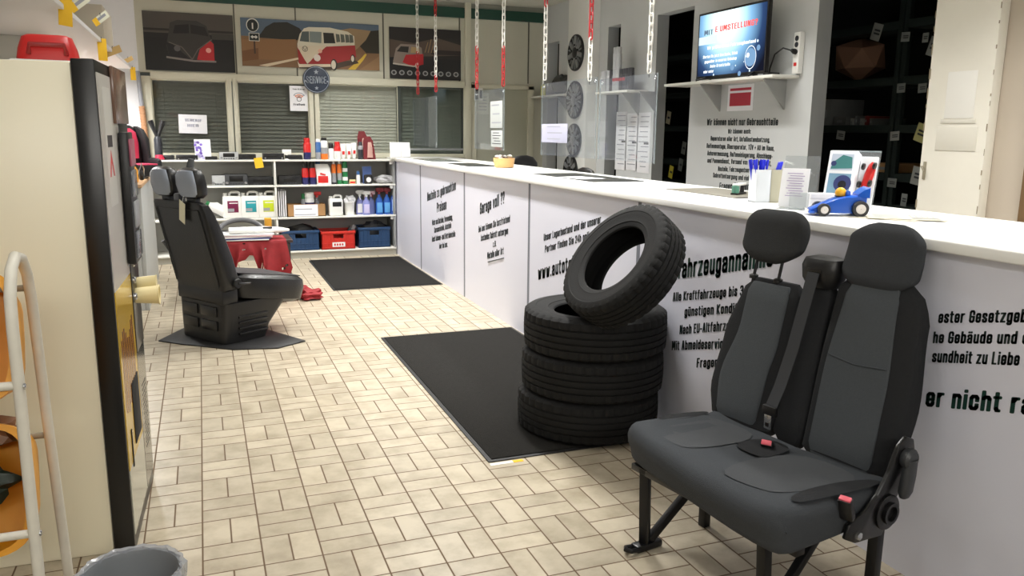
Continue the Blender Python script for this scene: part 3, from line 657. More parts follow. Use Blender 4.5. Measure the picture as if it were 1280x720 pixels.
# recliner bracket, lever, pivot
mb = MB(); br_out = [(a_ + .035, b_) for a_, b_ in [(.07, .30), (.20, .31), (.25, .335), (.235, .375), (.17, .40), (.11, .44), (.065, .50), (.03, .575), (-.005, .60), (-.045, .585), (-.06, .54), (-.03, .47), (.02, .40), (.04, .35)]]
MX = Matrix(((0, 0, -1, -.362), (1, 0, 0, 0), (0, 1, 0, 0), (0, 0, 0, 1)))
mb.prism(br_out, .014, black_sat, MX, bev=.004); brk = mb.build('recliner_bracket', bench)
mb = MB(); mb.lathe([(.03, 0), (.034, .006), (.034, .02), (.024, .02), (.022, .004)], black_sat, 24, TR(-.376, .095, .375) @ RY(-PI / 2)); mb.build('pivot_tube', brk)
mb = MB(); mb.lathe([(.055, -.002), (.055, .012), (.05, .014)], black_sat, 28, TR(-.370, .095, .375) @ RY(-PI / 2)); mb.build('pivot_plate', brk)
mb = MB(); mb.lathe([(.012, 0), (.012, .008), (.007, .01)], steel, 6, TR(-.376, .025, .555) @ RY(-PI / 2)); mb.build('bolt', brk); mb = MB(); mb.lathe([(.013, 0), (.013, .01), (.007, .012)], steel, 6, TR(-.376, .23, .335) @ RY(-PI / 2)); mb.build('bolt', brk)
mb = MB(); M = TR(-.376, .03, .535)
mb.lathe([(.028, 0), (.033, .008), (.033, .022), (.025, .03)], dark_pl, 20, M @ RY(-PI / 2))
mb.loft([sring(0, 0, 0, .016, .022, 16, 3), sring(0, .004, -.05, .017, .024, 16, 3), sring(0, .012, -.10, .016, .024, 16, 3), sring(0, .014, -.118, .010, .016, 16, 3)], dark_pl, M @ TR(-.02, 0, 0))
mb.build('recline_lever', bench)
# frame and legs
mb = MB(); mb.box(-.33, .39, .40, .44, .30, .325, black_metal, bev=.004); mb.box(-.36, .39, .07, .11, .30, .325, black_metal, bev=.004)
for x in (-.2, .33): mb.box(x - .015, x + .015, .07, .44, .302, .324, black_metal)
mb.build('seat_frame', bench)
def leg(name, pts, w=.017):
    mb = MB(); P0, P1 = Vector(pts[0]), Vector(pts[1]); d = (P1 - P0); L_ = d.length
    q = d.to_track_quat('Z', 'Y').to_matrix().to_4x4(); mb.box(-w, w, -w, w, 0, L_, black_metal, TR(*P0) @ q, bev=.004)
    return mb.build(name, bench)
leg('leg', [(.345, .40, .02), (.335, .42, .31)]); leg('brace', [(.345, .38, .03), (.30, .10, .31)], .014)
leg('leg', [(-.20, .40, .02), (-.20, .42, .31)]); leg('brace', [(-.20, .38, .03), (-.20, .10, .31)], .014)
leg('leg', [(-.345, .085, .0), (-.345, .085, .32)]); leg('leg', [(.36, .085, .0), (.36, .085, .32)])
for x in (.345, -.20):
    mb = MB(); mb.box(x - .022, x + .022, .33, .45, .0, .028, black_metal, bev=.008)
    mb.tube([(x - .016, .44, .013), (x - .016, .475, .018), (x, .49, .022), (x + .016, .475, .018), (x + .016, .44, .013)], .009, black_metal, 8); mb.build('foot_hook', bench)

# ------------------------------------------------------------------ tyres
rubber = mat('tyre_rubber', (15, 15, 15), 0.8, vary=0.10, vscale=25, bump=0.1, bscale=150, spec=0.35)
def tyre_mesh():
    Rr, hw = .36, .1025
    prof = []
    ts = [(-.078, 0)]
    for c in (-.048, -.016, .016, .048): ts += [(c - .0045, 0), (c - .003, -.008), (c + .003, -.008), (c + .0045, 0)]
    ts += [(.078, 0)]
    prof += [(Rr - .012, -.090, 's'), (Rr - .004, -.084, 's')] + [(Rr + d - 0.6 * z * z, z, 't') for z, d in ts] + [(Rr - .004, .084, 's'), (Rr - .012, .090, 's')]
    side = [(.335, .099, ''), (.31, hw, ''), (.306, hw + .0012, ''), (.300, hw + .0012, ''), (.297, hw - .001, ''), (.275, .100, ''), (.25, .094, ''), (.242, .0945, ''), (.238, .0945, ''), (.235, .091, ''), (.222, .087, ''), (.212, .083, ''), (.207, .076, ''), (.212, .068, ''), (.235, .070, ''), (.30, .085, ''), (.335, .070, ''), (.345, .0, '')]
    full = prof + side + [(r, -z, t) for r, z, t in side[-2::-1]]
    n = 168
    def mod(i, k):
        t = full[i][2]
        if t == 's' and k % 4 == 0: return -.008
        if t == 't' and abs(full[i][1]) > .05 and k % 4 == 0: return -.006
        if t == 't' and abs(full[i][1]) <= .05 and (k + (2 if full[i][1] > 0 else 0)) % 4 == 0: return -.003
        return 0
    return MB().lathe([(r, z) for r, z, t in full], rubber, n, closed=True, mod=mod)
TYREG = 'used tyres stacked on the near mat'
ty = tyre_mesh().build('car_tyre', ang=30)
tag(ty, 'black tyre lying at the bottom of the stack of three', 'tyre', TYREG); ty.location = (1.79, 3.575, .116)
t2 = dup(ty, 'black tyre lying in the middle of the stack of three', (1.805, 3.565, .322), 1.0)
t3 = dup(ty, 'black tyre lying on top of the stack, under the leaning tyre', (1.813, 3.56, .528), 2.1)
nrm = Vector((-.77, -.10, .62)).normalized()
t4 = dup(ty, 'black tyre leaning against the counter on top of the tyre stack', (1.81, 3.29, .875))
t4.scale = (.85, .85, .85)
t4.rotation_mode = 'QUATERNION'; t4.rotation_quaternion = nrm.to_track_quat('Z', 'Y')

# ------------------------------------------------------------------ floor mats
mat_b = mat('mat_pile', (40, 39, 37), 0.95, vary=0.25, vscale=60, bump=0.6, bscale=350, spec=0.1)
mat_e = mat('mat_rubber', (24, 24, 24), 0.6)
def floor_mat(label, x0, x1, y0, y1):
    t = thing('door_mat', label, 'mat', ((x0 + x1) / 2, (y0 + y1) / 2, 0), group='black floor mats in front of the counter')
    a, b = (x1 - x0) / 2, (y1 - y0) / 2
    mb = MB(); mb.box(-a, a, -b, b, 0.0005, .006, mat_e, bev=.002); mb.build('rubber_edge', t)
    mb = MB(); mb.box(-a + .02, a - .02, -b + .02, b - .02, .006, .011, mat_b, bev=.002); mb.build('pile', t)
floor_mat('large black floor mat under the tyre stack', 1.146, 2.165, 3.27, 5.66)
floor_mat('smaller black floor mat in front of the shelf unit', 1.09, 2.155, 7.54, 9.42)
mb = MB(); mb.box(-.09, .02, -.012, .012, .0005, .002, white_pl, bev=.0005); mb.box(.02, .07, -.012, .012, .0005, .002, orange_yel, bev=.0005)
o = mb.build('tape_strip'); tag(o, 'short white and yellow tape strip on the tiles at the mat corner', 'tape'); o.location = (1.235, 3.247, 0)


# ------------------------------------------------------------------ shelf unit under the windows
SY0, SY1 = 9.60, 10.02
T0, T1, T2, T3 = 1.145, .857, .487, .092
sh = thing('shelf_unit', 'long white four-tier shelf unit standing under the windows', 'shelf', (0, 0, 0))
mb = MB(); mb.box(-.56, 2.155, SY1 - .012, SY1 - .002, .07, T0 - .02, mat('shelf_back', (168, 168, 163), 0.7)); mb.build('back_panel', sh)
for z, nm in ((T0, 'top_board'), (T1, 'shelf_board'), (T2, 'shelf_board'), (T3, 'bottom_board')):
    mb = MB(); mb.box(-.56, 2.165, SY0, SY1 - .013, z - .019, z, shelf_white, bev=.002); mb.build(nm, sh)
for x in (-.56, .767, 2.14):
    if x > 2: zs = ((T3, T2 - .02), (T2, T1 - .02), (T1, T0 - .02))
    else: zs = ((T3, T2 - .0195), (T2, T1 - .0195), (T1, T0 - .0195))
    for a, b in zs:
        mb = MB(); mb.box(x, x + .02, SY0 + .004, SY1 - .014, a, b, shelf_white if x < 2 else wall_side, bev=.001); mb.build('upright', sh)
mb = MB(); mb.box(-.55, 2.165, SY0 + .03, SY0 + .045, 0.0, T3 - .02, mat('plinth_grey', (176, 174, 164), 0.6)); mb.build('plinth', sh)
for z in (T0 - .02, T1 - .02, T2 - .02):
    mb = MB(); mb.box(2.10, 2.135, SY0 + .01, SY0 + .05, z - .035, z, white_pl, bev=.004); mb.build('shelf_clip', sh)
IY = 9.70
def sx(px, py=230, y=IY): return at(px, py, y=y).x
PXM = sx(401) - sx(400)
def can(label, px, T, h, r, bands, cap, caph=.03, cat='can', name='spray_can', group='cans and bottles on the shelf unit', y=IY, capr=.8, ang=0):
    """bands: list of (colour material, up to fraction)"""
    t = thing(name, label, cat, (sx(px, y=y), y, T), group=group)
    mb = MB(); z0 = 0; hb = h - caph
    for i, (m_, f) in enumerate(bands):
        z1 = hb * f; last = i == len(bands) - 1
        pr = ([(r * .93, 0), (r, .006)] if i == 0 else [(r, z0)]) + ([(r, z1 - .02), (r * .82, z1 - .004), (r * .6, z1)] if last else [(r, z1)])
        mb.lathe(pr, m_, 18, cap=(i == 0 or last)); z0 = z1
    mb.build('can_body' if name == 'spray_can' else 'bottle_body', t)
    mb = MB(); mb.lathe([(r * capr, hb - .003), (r * capr, h - .006), (r * capr * .85, h)], cap, 18); mb.build('cap', t)
    return t
def C(n, *c): return mat(n, c, .35)
c_red, c_navy, c_white, c_blue, c_orange, c_green, c_black = C('print_red', 204, 38, 36), C('print_navy', 36, 38, 92), C('print_white', 232, 232, 230), C('print_blue', 62, 104, 160), C('print_orange', 232, 120, 40), C('print_green', 28, 120, 66), C('print_black', 26, 26, 28)
c_grey, c_dark, c_lime, c_teal, c_wine = C('print_silver', 150, 152, 156), C('print_dark', 48, 50, 56), C('print_lime', 190, 206, 40), C('print_teal', 40, 150, 160), C('print_wine', 112, 24, 66)
# top board
can('red can with navy lower half standing on the top board', 385.5, T0, .245, .042, [(c_navy, .42), (c_red, 1)], c_red, .05)
can('slim blue can on the top board beside the white and orange can', 399, T0, .235, .032, [(c_grey, .4), (c_blue, 1)], c_white, .03)
can('white and orange can with a black cap on the top board', 406.5, T0, .25, .042, [(c_orange, .3), (c_grey, .62), (c_white, 1)], c_black, .03)
can('short white bottle with tall black cap on the top board', 415, T0, .185, .034, [(c_white, 1)], c_black, .055, 'bottle', 'bottle')
can('white can with red upper half on the top board, left of the white tubes', 422.8, T0, .205, .040, [(c_white, .62), (c_red, 1)], c_red, .05)
can('dark slim bottle on the top board between tubes and red blister packs', 451.5, T0, .205, .030, [(c_dark, .7), (c_grey, 1)], c_dark, .04, 'bottle', 'bottle')
tb = None
for i, px in enumerate((430, 437, 443.5)):
    lab = ('leftmost of three white tubes standing on their caps', 'middle one of three white tubes standing on their caps', 'rightmost of three white tubes standing on their caps')[i]
    if tb is None:
        tb = thing('sealant_tube', lab, 'tube', (sx(px), IY, T0), group='white tubes on the top board')
        mb = MB(); mb.loft([sring(0, 0, .02, .022, .022, 18, 2), sring(0, 0, .06, .026, .022, 18, 2), sring(0, 0, .12, .031, .013, 18, 2.2), sring(0, 0, .185, .034, .003, 18, 3)], c_white)
        mb.box(-.014, .014, -.0225, -.021, .06, .10, c_red, RX(.12)); mb.build('tube_body', tb)
        mb = MB().lathe([(.018, 0), (.018, .022)], c_white, 14); mb.build('cap', tb)
    else: dup(tb, lab, (sx(px), IY, T0 + (.01 if i == 2 else 0)))
for i, (px, dy, h) in enumerate(((458, .10, .33), (463, .0, .27))):
    t = thing('blister_pack', ('taller dark red blister pack at the back of the top board by the counter', 'dark red blister pack in front at the right end of the top board')[i], 'package', (sx(px), IY + dy, T0), .1, 'red packs on the top board')
    mb = MB(); mb.prism([(-.075, 0), (.075, 0), (.05, h * .8), (.02, h), (-.05, h), (-.07, h * .8)], .004, mat('pack_card', (112, 30, 36), .6), RX(PI / 2 - .12)); mb.build('backing_card', t)
    mb = MB(); mb.loft([sring(0, -.012, .02, .035, .012, 16, 3), sring(0, -.016, h * .5, .03, .012, 16, 3), sring(0.0, -.004, h * .75, .02, .004, 16, 3)], mat('pack_tool', (190, 150, 140), .4)); mb.build('blister', t)
def radio(label, px0, px1, T, h, col, y=IY, kind='radio', knobs=True, screen=True, group='car radios on the shelf unit', dep=.16):
    w = (px1 - px0) * PXM; t = thing('car_radio', label, kind, (sx((px0 + px1) / 2), y, T), group=group)
    mb = MB(); mb.box(-w / 2, w / 2, 0, dep, 0.001, h, c_black, bev=.004); mb.build('chassis', t)
    mb = MB(); mb.box(-w / 2, w / 2, -.018, 0, 0.001, h, col, bev=.004); f = mb.build('faceplate', t)
    if screen: mb = MB(); mb.box(-w * .3, w * .3, -.0205, -.017, h * .35, h * .85, black_sat, bev=.001); mb.build('display', f)
    if knobs:
        for s_ in (-1, 1):
            mb = MB(); mb.lathe([(h * .14, 0), (h * .12, .012)], steel, 12, TR(s_ * w * .4, -.018, h * .25) @ RX(PI / 2)); mb.build('knob', f)
    mb = MB()
    for k in range(5): mb.box(-w * .28 + k * w * .12, -w * .28 + k * w * .12 + w * .08, -.0205, -.017, h * .08, h * .22, c_dark)
    mb.build('buttons', f)
radio('flat black radio on the top board below the white notice', 224, 248, T0, .05, c_black)
radio('low black radio on the top board right of the flower postcard', 259, 273, T0, .035, c_black, knobs=False)
radio('silver framed radio with black top on the top board', 277, 299, T0, .085, mat('silver_plastic', (176, 178, 178), .35))
radio('flat black radio on the top board by the yellow note', 301, 321, T0, .06, c_black, knobs=False)
radio('wide flat black radio on the top board left of the white tag', 331, 356, T0, .07, c_black)
radio('black radio on the top board just left of the red can', 359, 379, T0, .05, c_black, knobs=False)
radio('silver radio panel with small keys beside the leather headrest', 266, 281, T1, .115, mat('silver_plastic', (176, 178, 178), .35), screen=False)
radio('black navigation radio with silver sides on the second board', 282, 309, T1, .125, mat('gunmetal', (66, 68, 70), .35))
radio('long flat black radio on the second board left of the divider', 311, 341, T1, .095, c_black, knobs=False)
radio('black box shaped radio right of the divider on the second board', 349, 377, T1, .105, c_black, knobs=False)
# small things on the top board, left
mb = MB(); mb.lathe([(.05, 0), (.055, .008), (.05, .016), (.02, .018)], c_black, 20); o = mb.build('lid'); tag(o, 'flat round black lid at the left end of the top board', 'lid'); o.location = (sx(184), IY, T0)
t = thing('brush_set', 'black forked brush standing in a dark bottle by the left window', 'brush', (sx(201), IY + .05, T0))
mb = MB(); mb.lathe([(.04, 0), (.042, .02), (.042, .22), (.03, .25)], c_dark, 16); mb.build('bottle_body', t)
for s_ in (-1, 1):
    mb = MB(); mb.tube([(0, 0, .24), (s_ * .03, 0, .32), (s_ * .065, 0, .42)], [.02, .022, .030], c_black, 8); mb.build('bristle_arm', t)
t = thing('wound_cord', 'pink red cord wound in a coil on the top board', 'cord', (sx(202), IY - .05, T0))
mb = MB()
for k in range(4): mb.tube([((.045 - .004 * k) * math.cos(a), (.035) * math.sin(a), .012 + .012 * k) for a in [2 * PI * j / 16 for j in range(16)]], .0075, mat('cord_pink', (206, 40, 74), .5), 6, closed=True)
mb.build('coil', t)
o = MB().box(-.06, .06, -.02, .05, 0, .05, c_black, bev=.012).build('adapter_block'); tag(o, 'small black block beside the pink cord on the top board', 'adapter'); o.location = (sx(213), IY, T0)
t = thing('postcard_stand', 'upright card with purple flowers on the top board', 'card', (sx(256.5), IY + .02, T0), .15)
mb = MB(); mb.box(-.085, .085, 0, .006, 0, .225, paper, RX(-.15)); mb.build('card', t)
mb = MB(); pur = mat('flower_purple', (128, 104, 196), .7); pal = mat('flower_pale', (190, 180, 226), .7)
for k in range(26): mb.cyl((random.uniform(-.078, .0), random.uniform(.015, .20), 0), random.uniform(.008, .018), .0006, random.choice((pur, pal)), 8, TR(0, -.001, 0) @ RX(PI / 2 - .15))
mb.build('flower_print', t)
t = thing('white_tag_stand', 'small white tag on a short stand on the top board', 'tag', (sx(360), IY, T0))
mb = MB(); mb.box(-.05, .05, -.004, .004, .055, .115, white_pl, bev=.004); mb.build('tag_face', t)
mb = MB(); mb.tube([(0, 0, .055), (.0, 0, .01)], .012, white_pl, 8); mb.lathe([(.03, 0), (.02, .01)], white_pl, 14); mb.build('tag_foot', t)
t = thing('yellow_note', 'yellow price note stuck to the front edge of the top board', 'note', (sx(323.5), SY0 - .002, T0 - .005))
mb = MB(); mb.box(-.045, .045, -.003, 0, -.085, .03, orange_yel, RY(-.15)); mb.build('note_sheet', t)
t = thing('wrapped_pole', 'pole wrapped in tan cord leaning in the left window corner', 'pole', (sx(187, y=9.9), 9.95, T0))
mb = MB(); z = 0.0; tan = mat('tan_wrap', (190, 142, 104), .7)
pr = []
for k in range(18): pr += [(.027, .02 + k * .031), (.031, .028 + k * .031), (.031, .044 + k * .031), (.027, .05 + k * .031)]
mb.lathe(pr, tan, 14, RY(-.04)); mb.build('wrapping', t)
mb = MB(); mb.lathe([(.024, .58), (.022, .95)], mat('pole_grey', (150, 152, 158), .4), 14, RY(-.04)); mb.build('shaft', t)
# second board, right half
can('left one of two red and navy cans with black caps on the second board', 382, T1, .265, .038, [(c_navy, .42), (c_red, 1)], c_black, .07)
can('right one of two red and navy cans with black caps on the second board', 391, T1, .265, .038, [(c_navy, .42), (c_red, 1)], c_black, .07)
can('left one of two dark bottles with orange labels on the second board', 417.5, T1, .265, .028, [(c_dark, .1), (c_grey, .55), (c_orange, 1)], c_white, .03, 'bottle', 'bottle', capr=.45)
can('right one of two dark bottles with orange labels on the second board', 424.7, T1, .265, .028, [(c_green, .2), (c_grey, .55), (c_orange, 1)], c_white, .03, 'bottle', 'bottle', capr=.45)
can('green and white can on the second board beside the orange labelled bottles', 431.5, T1, .275, .033, [(c_green, .18), (c_white, .36), (c_green, .62), (c_white, .8), (c_green, 1)], c_green, .04)
can('blue capped can half hidden behind the white and red pouch', 398, T1, .26, .036, [(c_white, .8), (c_blue, 1)], c_blue, .05, y=9.80)
can('small white bottle with blue cap on the second board', 448, T1, .15, .024, [(c_white, 1)], c_blue, .04, 'bottle', 'bottle')
t = thing('absorbent_pouch', 'white and red pouch leaning on the second board', 'pouch', (sx(404), IY - .02, T1), -.1)
mb = MB(); mb.loft([sring(.01, 0, 0, .082, .035, 22, 4), sring(.008, 0, .10, .085, .034, 22, 4), sring(-.004, .012, .19, .085, .016, 22, 4), sring(-.02, .02, .235, .078, .004, 22, 4)], c_white); mb.build('pouch_body', t)
mb = MB(); mb.box(-.06, .055, -.0385, -.033, .02, .10, c_red, bev=.003); mb.box(-.065, .0, -.038, -.030, .105, .125, c_red, RY(.25), bev=.003); mb.build('printed_label', t)
t = thing('small_carton', 'small pale yellow carton on the second board', 'carton', (sx(440.5), IY, T1)); MB().box(-.036, .036, -.02, .03, 0, .05, C('carton_cream', 222, 206, 150), bev=.002).build('carton_body', t); MB().box(-.03, .03, -.0215, -.0195, .01, .03, c_red).build('printed_label', t)
t = thing('bulb_pack', 'blue hanging pack with a round black lamp on the second board', 'package', (sx(459.5), IY, T1), .1)
MB().box(-.055, .055, 0, .004, 0, .205, C('pack_blue', 88, 116, 178), RX(-.1), bev=.001).build('backing_card', t)
mb = MB(); mb.box(-.05, .05, -.05, -.002, 0.0, .11, c_black, bev=.015); mb.cyl((0, 0, 0), .03, .004, c_white, 18, TR(0, -.05, .05) @ RX(PI / 2)); mb.build('lamp_body', t)
clear = glass_mat('clear_film', (225, 228, 230), 2.0, .12, .22)
def crumple(label, px, T, w, h, y=IY, m=None, cat='bag', name='plastic_bag', n=26):
    b = bmesh.new(); bmesh.ops.create_icosphere(b, subdivisions=3, radius=1)
    rnd = random.Random(int(px * 10))
    ph = [(rnd.uniform(3, 9), rnd.uniform(3, 9), rnd.uniform(3, 9), rnd.uniform(0, 6)) for _ in range(5)]
    for v in b.verts:
        d = sum(math.sin(a * v.co.x + b_ * v.co.y + c_ * v.co.z + e) for a, b_, c_, e in ph) * .07
        v.co = Vector((v.co.x * w / 2 * (1 + d), v.co.y * .06 * (1 + d), max(0, (v.co.z * .5 * (1 + d * .8) + .5)) * h))
    o = MB().bm(b, m or clear).build(name, ang=25); tag(o, label, cat); o.location = (sx(px), y, T); return o
crumple('crumpled clear bag of grey parts at the right end of the second board', 482, T1, .25, .10, m=mat('bag_grey', (170, 170, 172), .3, vary=.5, vscale=30))
# third board
jc = None
def jerrycan(w=.2, h=.30, d=.13):
    t = thing('jerrycan', '', 'jerrycan')
    out = [(-w / 2, 0), (w / 2, 0), (w / 2, h * .80), (w / 2 - .012, h * .9), (w * .38, h), (-.01, h), (-w * .12, h * .90), (-w * .14, h * .88), (-w / 2 + .01, h * .86), (-w / 2, h * .80)]
    mb = MB(); 
    mb.box(-w / 2, w / 2, -d / 2, d / 2, 0, h * .84, white_pl, bev=.02, seg=3)
    for k in range(8): mb.box(-w / 2 - .002, -w / 2 + .016, -d / 2 + .01, -d / 2 + .03, h * (.08 + .085 * k), h * (.11 + .085 * k), white_pl, bev=.003)
    mb.build('can_body', t)
    mb = MB(); mb.tube([(-w * .12, 0, h * .82), (-w * .10, 0, h * .93), (-.0, 0, h * .985), (w * .3, 0, h * .985), (w * .42, 0, h * .95), (w * .44, 0, h * .82)], .014, white_pl, 10); mb.build('handle', t)
    mb = MB(); mb.lathe([(.022, h * .83), (.022, h * .94), (.019, h * .95)], white_pl, 16, TR(-w * .34, 0, 0)); mb.build('screw_cap', t)
    return t
for i, (px, c_, nm) in enumerate(((288.5, c_wine, 'wine red'), (311, c_teal, 'teal'), (333, c_lime, 'lime green'))):
    lab = 'white jerrycan with a %s label on the third board' % nm
    if jc is None:
        jc = jerrycan(); jc['label'] = lab; jc['group'] = 'white jerrycans on the third board'; t = jc
    else: t = copy_tree(jc); t['label'] = lab
    t.location = (sx(px), IY, T2)
    ch = [c for c in t.children if c.name.startswith('printed_label')]
    for c in ch: bpy.data.objects.remove(c)
    mb = MB(); mb.box(-.05, .066, -.067, -.064, .07, .20, c_, bev=.001); mb.box(-.05, .02, -.0675, -.0665, .08, .115, c_grey); mb.box(-.03, .06, -.0675, -.0665, .17, .18, c_white); mb.build('printed_label', t)
t = thing('tilted_bottle', 'white bottle with green cap lying tilted behind the leather seat', 'bottle', (sx(270), IY, T2)); M = RY(-.9) @ TR(.02, 0, .0)
MB().lathe([(.055, 0), (.06, .02), (.06, .15), (.03, .2), (.022, .22)], c_white, 18, TR(.10, 0, .058) @ RY(-1.05)).build('bottle_body', t)
MB().lathe([(.026, .215), (.026, .25)], c_green, 14, TR(.10, 0, .058) @ RY(-1.05)).build('cap', t)
for k in range(4):
    t = thing('parts_catalogue', ['leftmost', 'second', 'third', 'rightmost'][k] + ' of the grey catalogues standing by the divider', 'catalogue', (.803 + k * .024, IY, T2), group='grey catalogues on the third board')
    mb = MB(); mb.box(0, .018, -.04, .14, 0, .335 - .008 * k, C('cover_grey%d' % k, 120 + 12 * k, 120 + 12 * k, 122 + 10 * k), bev=.001); mb.build('cover', t)
    mb = MB(); mb.box(.003, .015, -.042, -.039, .01, .30, paper); mb.build('pages', t)
t = thing('cardboard_tray', 'low cardboard box with a white sign in front on the third board', 'box', (sx(381.5), IY, T2))
w_ = 47 * PXM / 2; mb = MB(); cb = cardboard
mb.box(-w_, w_, -.06, -.055, 0, .145, cb); mb.box(-w_, w_, .12, .125, 0, .145, cb); mb.box(-w_, -w_ + .005, -.06, .125, 0, .145, cb); mb.box(w_ - .005, w_, -.06, .125, 0, .145, cb); mb.box(-w_, w_, -.06, .125, 0, .01, cb); mb.build('box_body', t)
mb = MB(); mb.box(-w_ + .07, w_ - .09, -.064, -.061, .005, .14, paper); mb.box(-.13, .06, -.0648, -.0642, .085, .094, paper_ln); mb.box(-.14, .10, -.0648, -.0642, .02, .03, paper_ln); mb.build('paper_sign', t)
can('green capped bottle standing in the cardboard box', 378.5, T2 + .012, .25, .028, [(c_grey, 1)], c_green, .06, 'bottle', 'bottle', y=IY + .05)
can('white tub with navy band standing in the cardboard box', 386, T2 + .012, .265, .055, [(c_navy, .72), (c_white, 1)], c_white, .06, 'tub', 'tub', y=IY + .04, capr=1.0)
def trigger(label, px, T, body, trig, h=.30, y=IY, w=.045, lab=None, rz=0, group='trigger spray bottles on the third board', lm=None):
    t = thing('spray_bottle', label, 'spray bottle', (sx(px), y, T), rz, group)
    mb = MB(); mb.loft([sring(0, 0, 0, w * .93, .03, 20, 3), sring(0, 0, .01, w, .034, 20, 3), sring(0, 0, h * .45, w, .034, 20, 3), sring(0, 0, h * .58, w * .8, .028, 20, 2.6), sring(0, 0, h * .68, w * .36, .016, 20, 2), sring(0, 0, h * .75, .015, .015, 20, 2)], body); mb.build('bottle_body', t)
    if lm: mb = MB(); mb.box(-w * .72, w * .72, -.0365, -.033, h * .08, h * .45, lm, bev=.001); mb.build('printed_label', t)
    mb = MB(); mb.box(-.014, .014, -.018, .016, h * .75, h * .84, trig, bev=.003); mb.box(-.034, .05, -.013, .013, h * .84, h, trig, bev=.007); mb.box(-.046, -.032, -.008, .008, h * .88, h * .97, trig, bev=.003); mb.box(-.028, -.018, -.007, .007, h * .68, h * .86, trig, RY(-.25) , bev=.003); mb.build('trigger_head', t)
    return t
trigger('red spray bottle top standing in the cardboard box', 396, T2 + .012, clear, c_red, .27, IY + .05, .03, group=None)
t = jerrycan(.16, .24, .12); t['label'] = 'white canister with a black label right of the cardboard box'; t.location = (sx(418.5), IY, T2); mb = MB(); mb.box(-.042, .062, -.0625, -.059, .11, .165, c_black, bev=.001); mb.build('printed_label', t)
t = thing('bucket', 'white bucket with a crumpled clear bag on the third board', 'bucket', (sx(436), IY, T2)); MB().lathe([(.052, 0), (.06, .15), (.064, .155), (.064, .165), (.058, .165), (.05, .02)], white_pl, 24).build('bucket_body', t)
b = bmesh.new(); bmesh.ops.create_icosphere(b, subdivisions=3, radius=1)
for v in b.verts:
    d = .12 * math.sin(7 * v.co.x + 5 * v.co.z) + .12 * math.sin(9 * v.co.y - 6 * v.co.z); v.co = Vector((v.co.x * .07 * (1 + d), v.co.y * .06 * (1 + d), .165 + max(-.2, v.co.z) * .065 * (1 + d)))
MB().bm(b, mat('bag_film_white', (200, 200, 202), .25, vary=.3, vscale=40)).build('bag', t, ang=25)
lil, sky = C('cleaner_lilac', 132, 138, 196), C('cleaner_blue', 30, 84, 170)
trigger('lilac spray bottle with white trigger, leftmost of the sprays', 450, T2, lil, white_pl, .29, IY + .05, lm=c_white)
trigger('lilac spray bottle with white trigger in front of its twin', 457, T2, lil, white_pl, .285, IY - .01, lm=C('label_lilac', 196, 190, 224))
trigger('blue grey spray bottle with pink white trigger beside the blue ones', 464, T2, C('cleaner_slate', 96, 108, 160), C('trigger_pink', 226, 190, 196), .28, IY + .04)
trigger('left one of two blue spray bottles with dark red triggers', 473.5, T2, sky, C('trigger_red', 130, 24, 32), .32, lm=C('label_sky', 92, 158, 216))
trigger('right one of two blue spray bottles with dark red triggers', 483, T2, sky, C('trigger_red', 130, 24, 32), .32, lm=C('label_sky', 92, 158, 216))
t = thing('bottle', 'wide blue bottle at the right end of the third board', 'bottle', (sx(492.5), IY, T2)); MB().loft([sring(0, 0, 0, .048, .035, 20, 4), sring(0, 0, .19, .05, .036, 20, 4), sring(0, 0, .225, .034, .024, 20, 3), sring(0, 0, .235, .016, .016, 20, 2)], C('cleaner_deep', 44, 82, 160)).build('bottle_body', t); MB().lathe([(.018, .233), (.018, .27)], c_red, 14).build('cap', t); MB().box(-.036, .036, -.039, -.034, .04, .18, C('label_sky2', 130, 160, 214), bev=.001).build('printed_label', t)
# crates on the bottom board
def crate(label, px0, px1, T, h, m, y, d=.34, group='plastic crates on the bottom board'):
    w = (px1 - px0) * PXM; t = thing('plastic_crate', label, 'crate', (sx((px0 + px1) / 2, 300, y=y), y, T), group=group)
    mb = MB(); a = w / 2; th = .006
    for s_ in (-1, 1):
        mb.box(s_ * a - (th if s_ > 0 else 0), s_ * a + (th if s_ < 0 else 0), 0, d, 0, h, m); yy = 0 if s_ < 0 else d - th
        gx0, gx1 = (-.3 * a, .3 * a)
        mb.box(-a, a, yy, yy + th, 0, h * .62, m); mb.box(-a, gx0, yy, yy + th, h * .62, h * .84, m); mb.box(gx1, a, yy, yy + th, h * .62, h * .84, m); mb.box(-a, a, yy, yy + th, h * .84, h, m)
    mb.box(-a, a, 0, d, 0, .006, m); 
    mb.build('crate_body', t)
    r = MB(); r.box(-a - .008, a + .008, -.01, 0, h - .03, h, m, bev=.003); r.box(-a - .008, a + .008, d, d + .01, h - .03, h, m, bev=.003)
    r.box(-a - .008, -a, -.01, d + .01, h - .03, h, m, bev=.003); r.box(a, a + .008, -.01, d + .01, h - .03, h, m, bev=.003); r.build('rim', t)
    q = MB()
    for k in range(9):
        x = -a + w * (k + .5) / 9
        if abs(x) > .3 * a: q.box(x - .003, x + .003, -.009, 0, .01, h - .03, m)
        else: q.box(x - .003, x + .003, -.009, 0, .01, h * .6, m)
    for z in (.02, h * .32): q.box(-a, a, -.007, 0, z, z + .006, m)
    q.build('ribs', t)
    return t
navy_pl = mat('crate_navy', (34, 66, 104), .45); redc = mat('crate_red', (204, 48, 36), .45)
crate('left navy blue crate on the bottom board next to the divider', 353.5, 399, T3, .235, navy_pl, SY0 + .03)
t = crate('red crate with white emblem between the two navy crates', 402, 444.5, T3, .215, redc, SY0 + .02)
mb = MB(); mb.box(-.075, .075, -.0105, -.0095, .03, .085, c_white); 
for k in range(4): mb.box(-.055 + k * .03, -.036 + k * .03, -.0112, -.0102, .045, .07, redc)
mb.build('emblem', t)
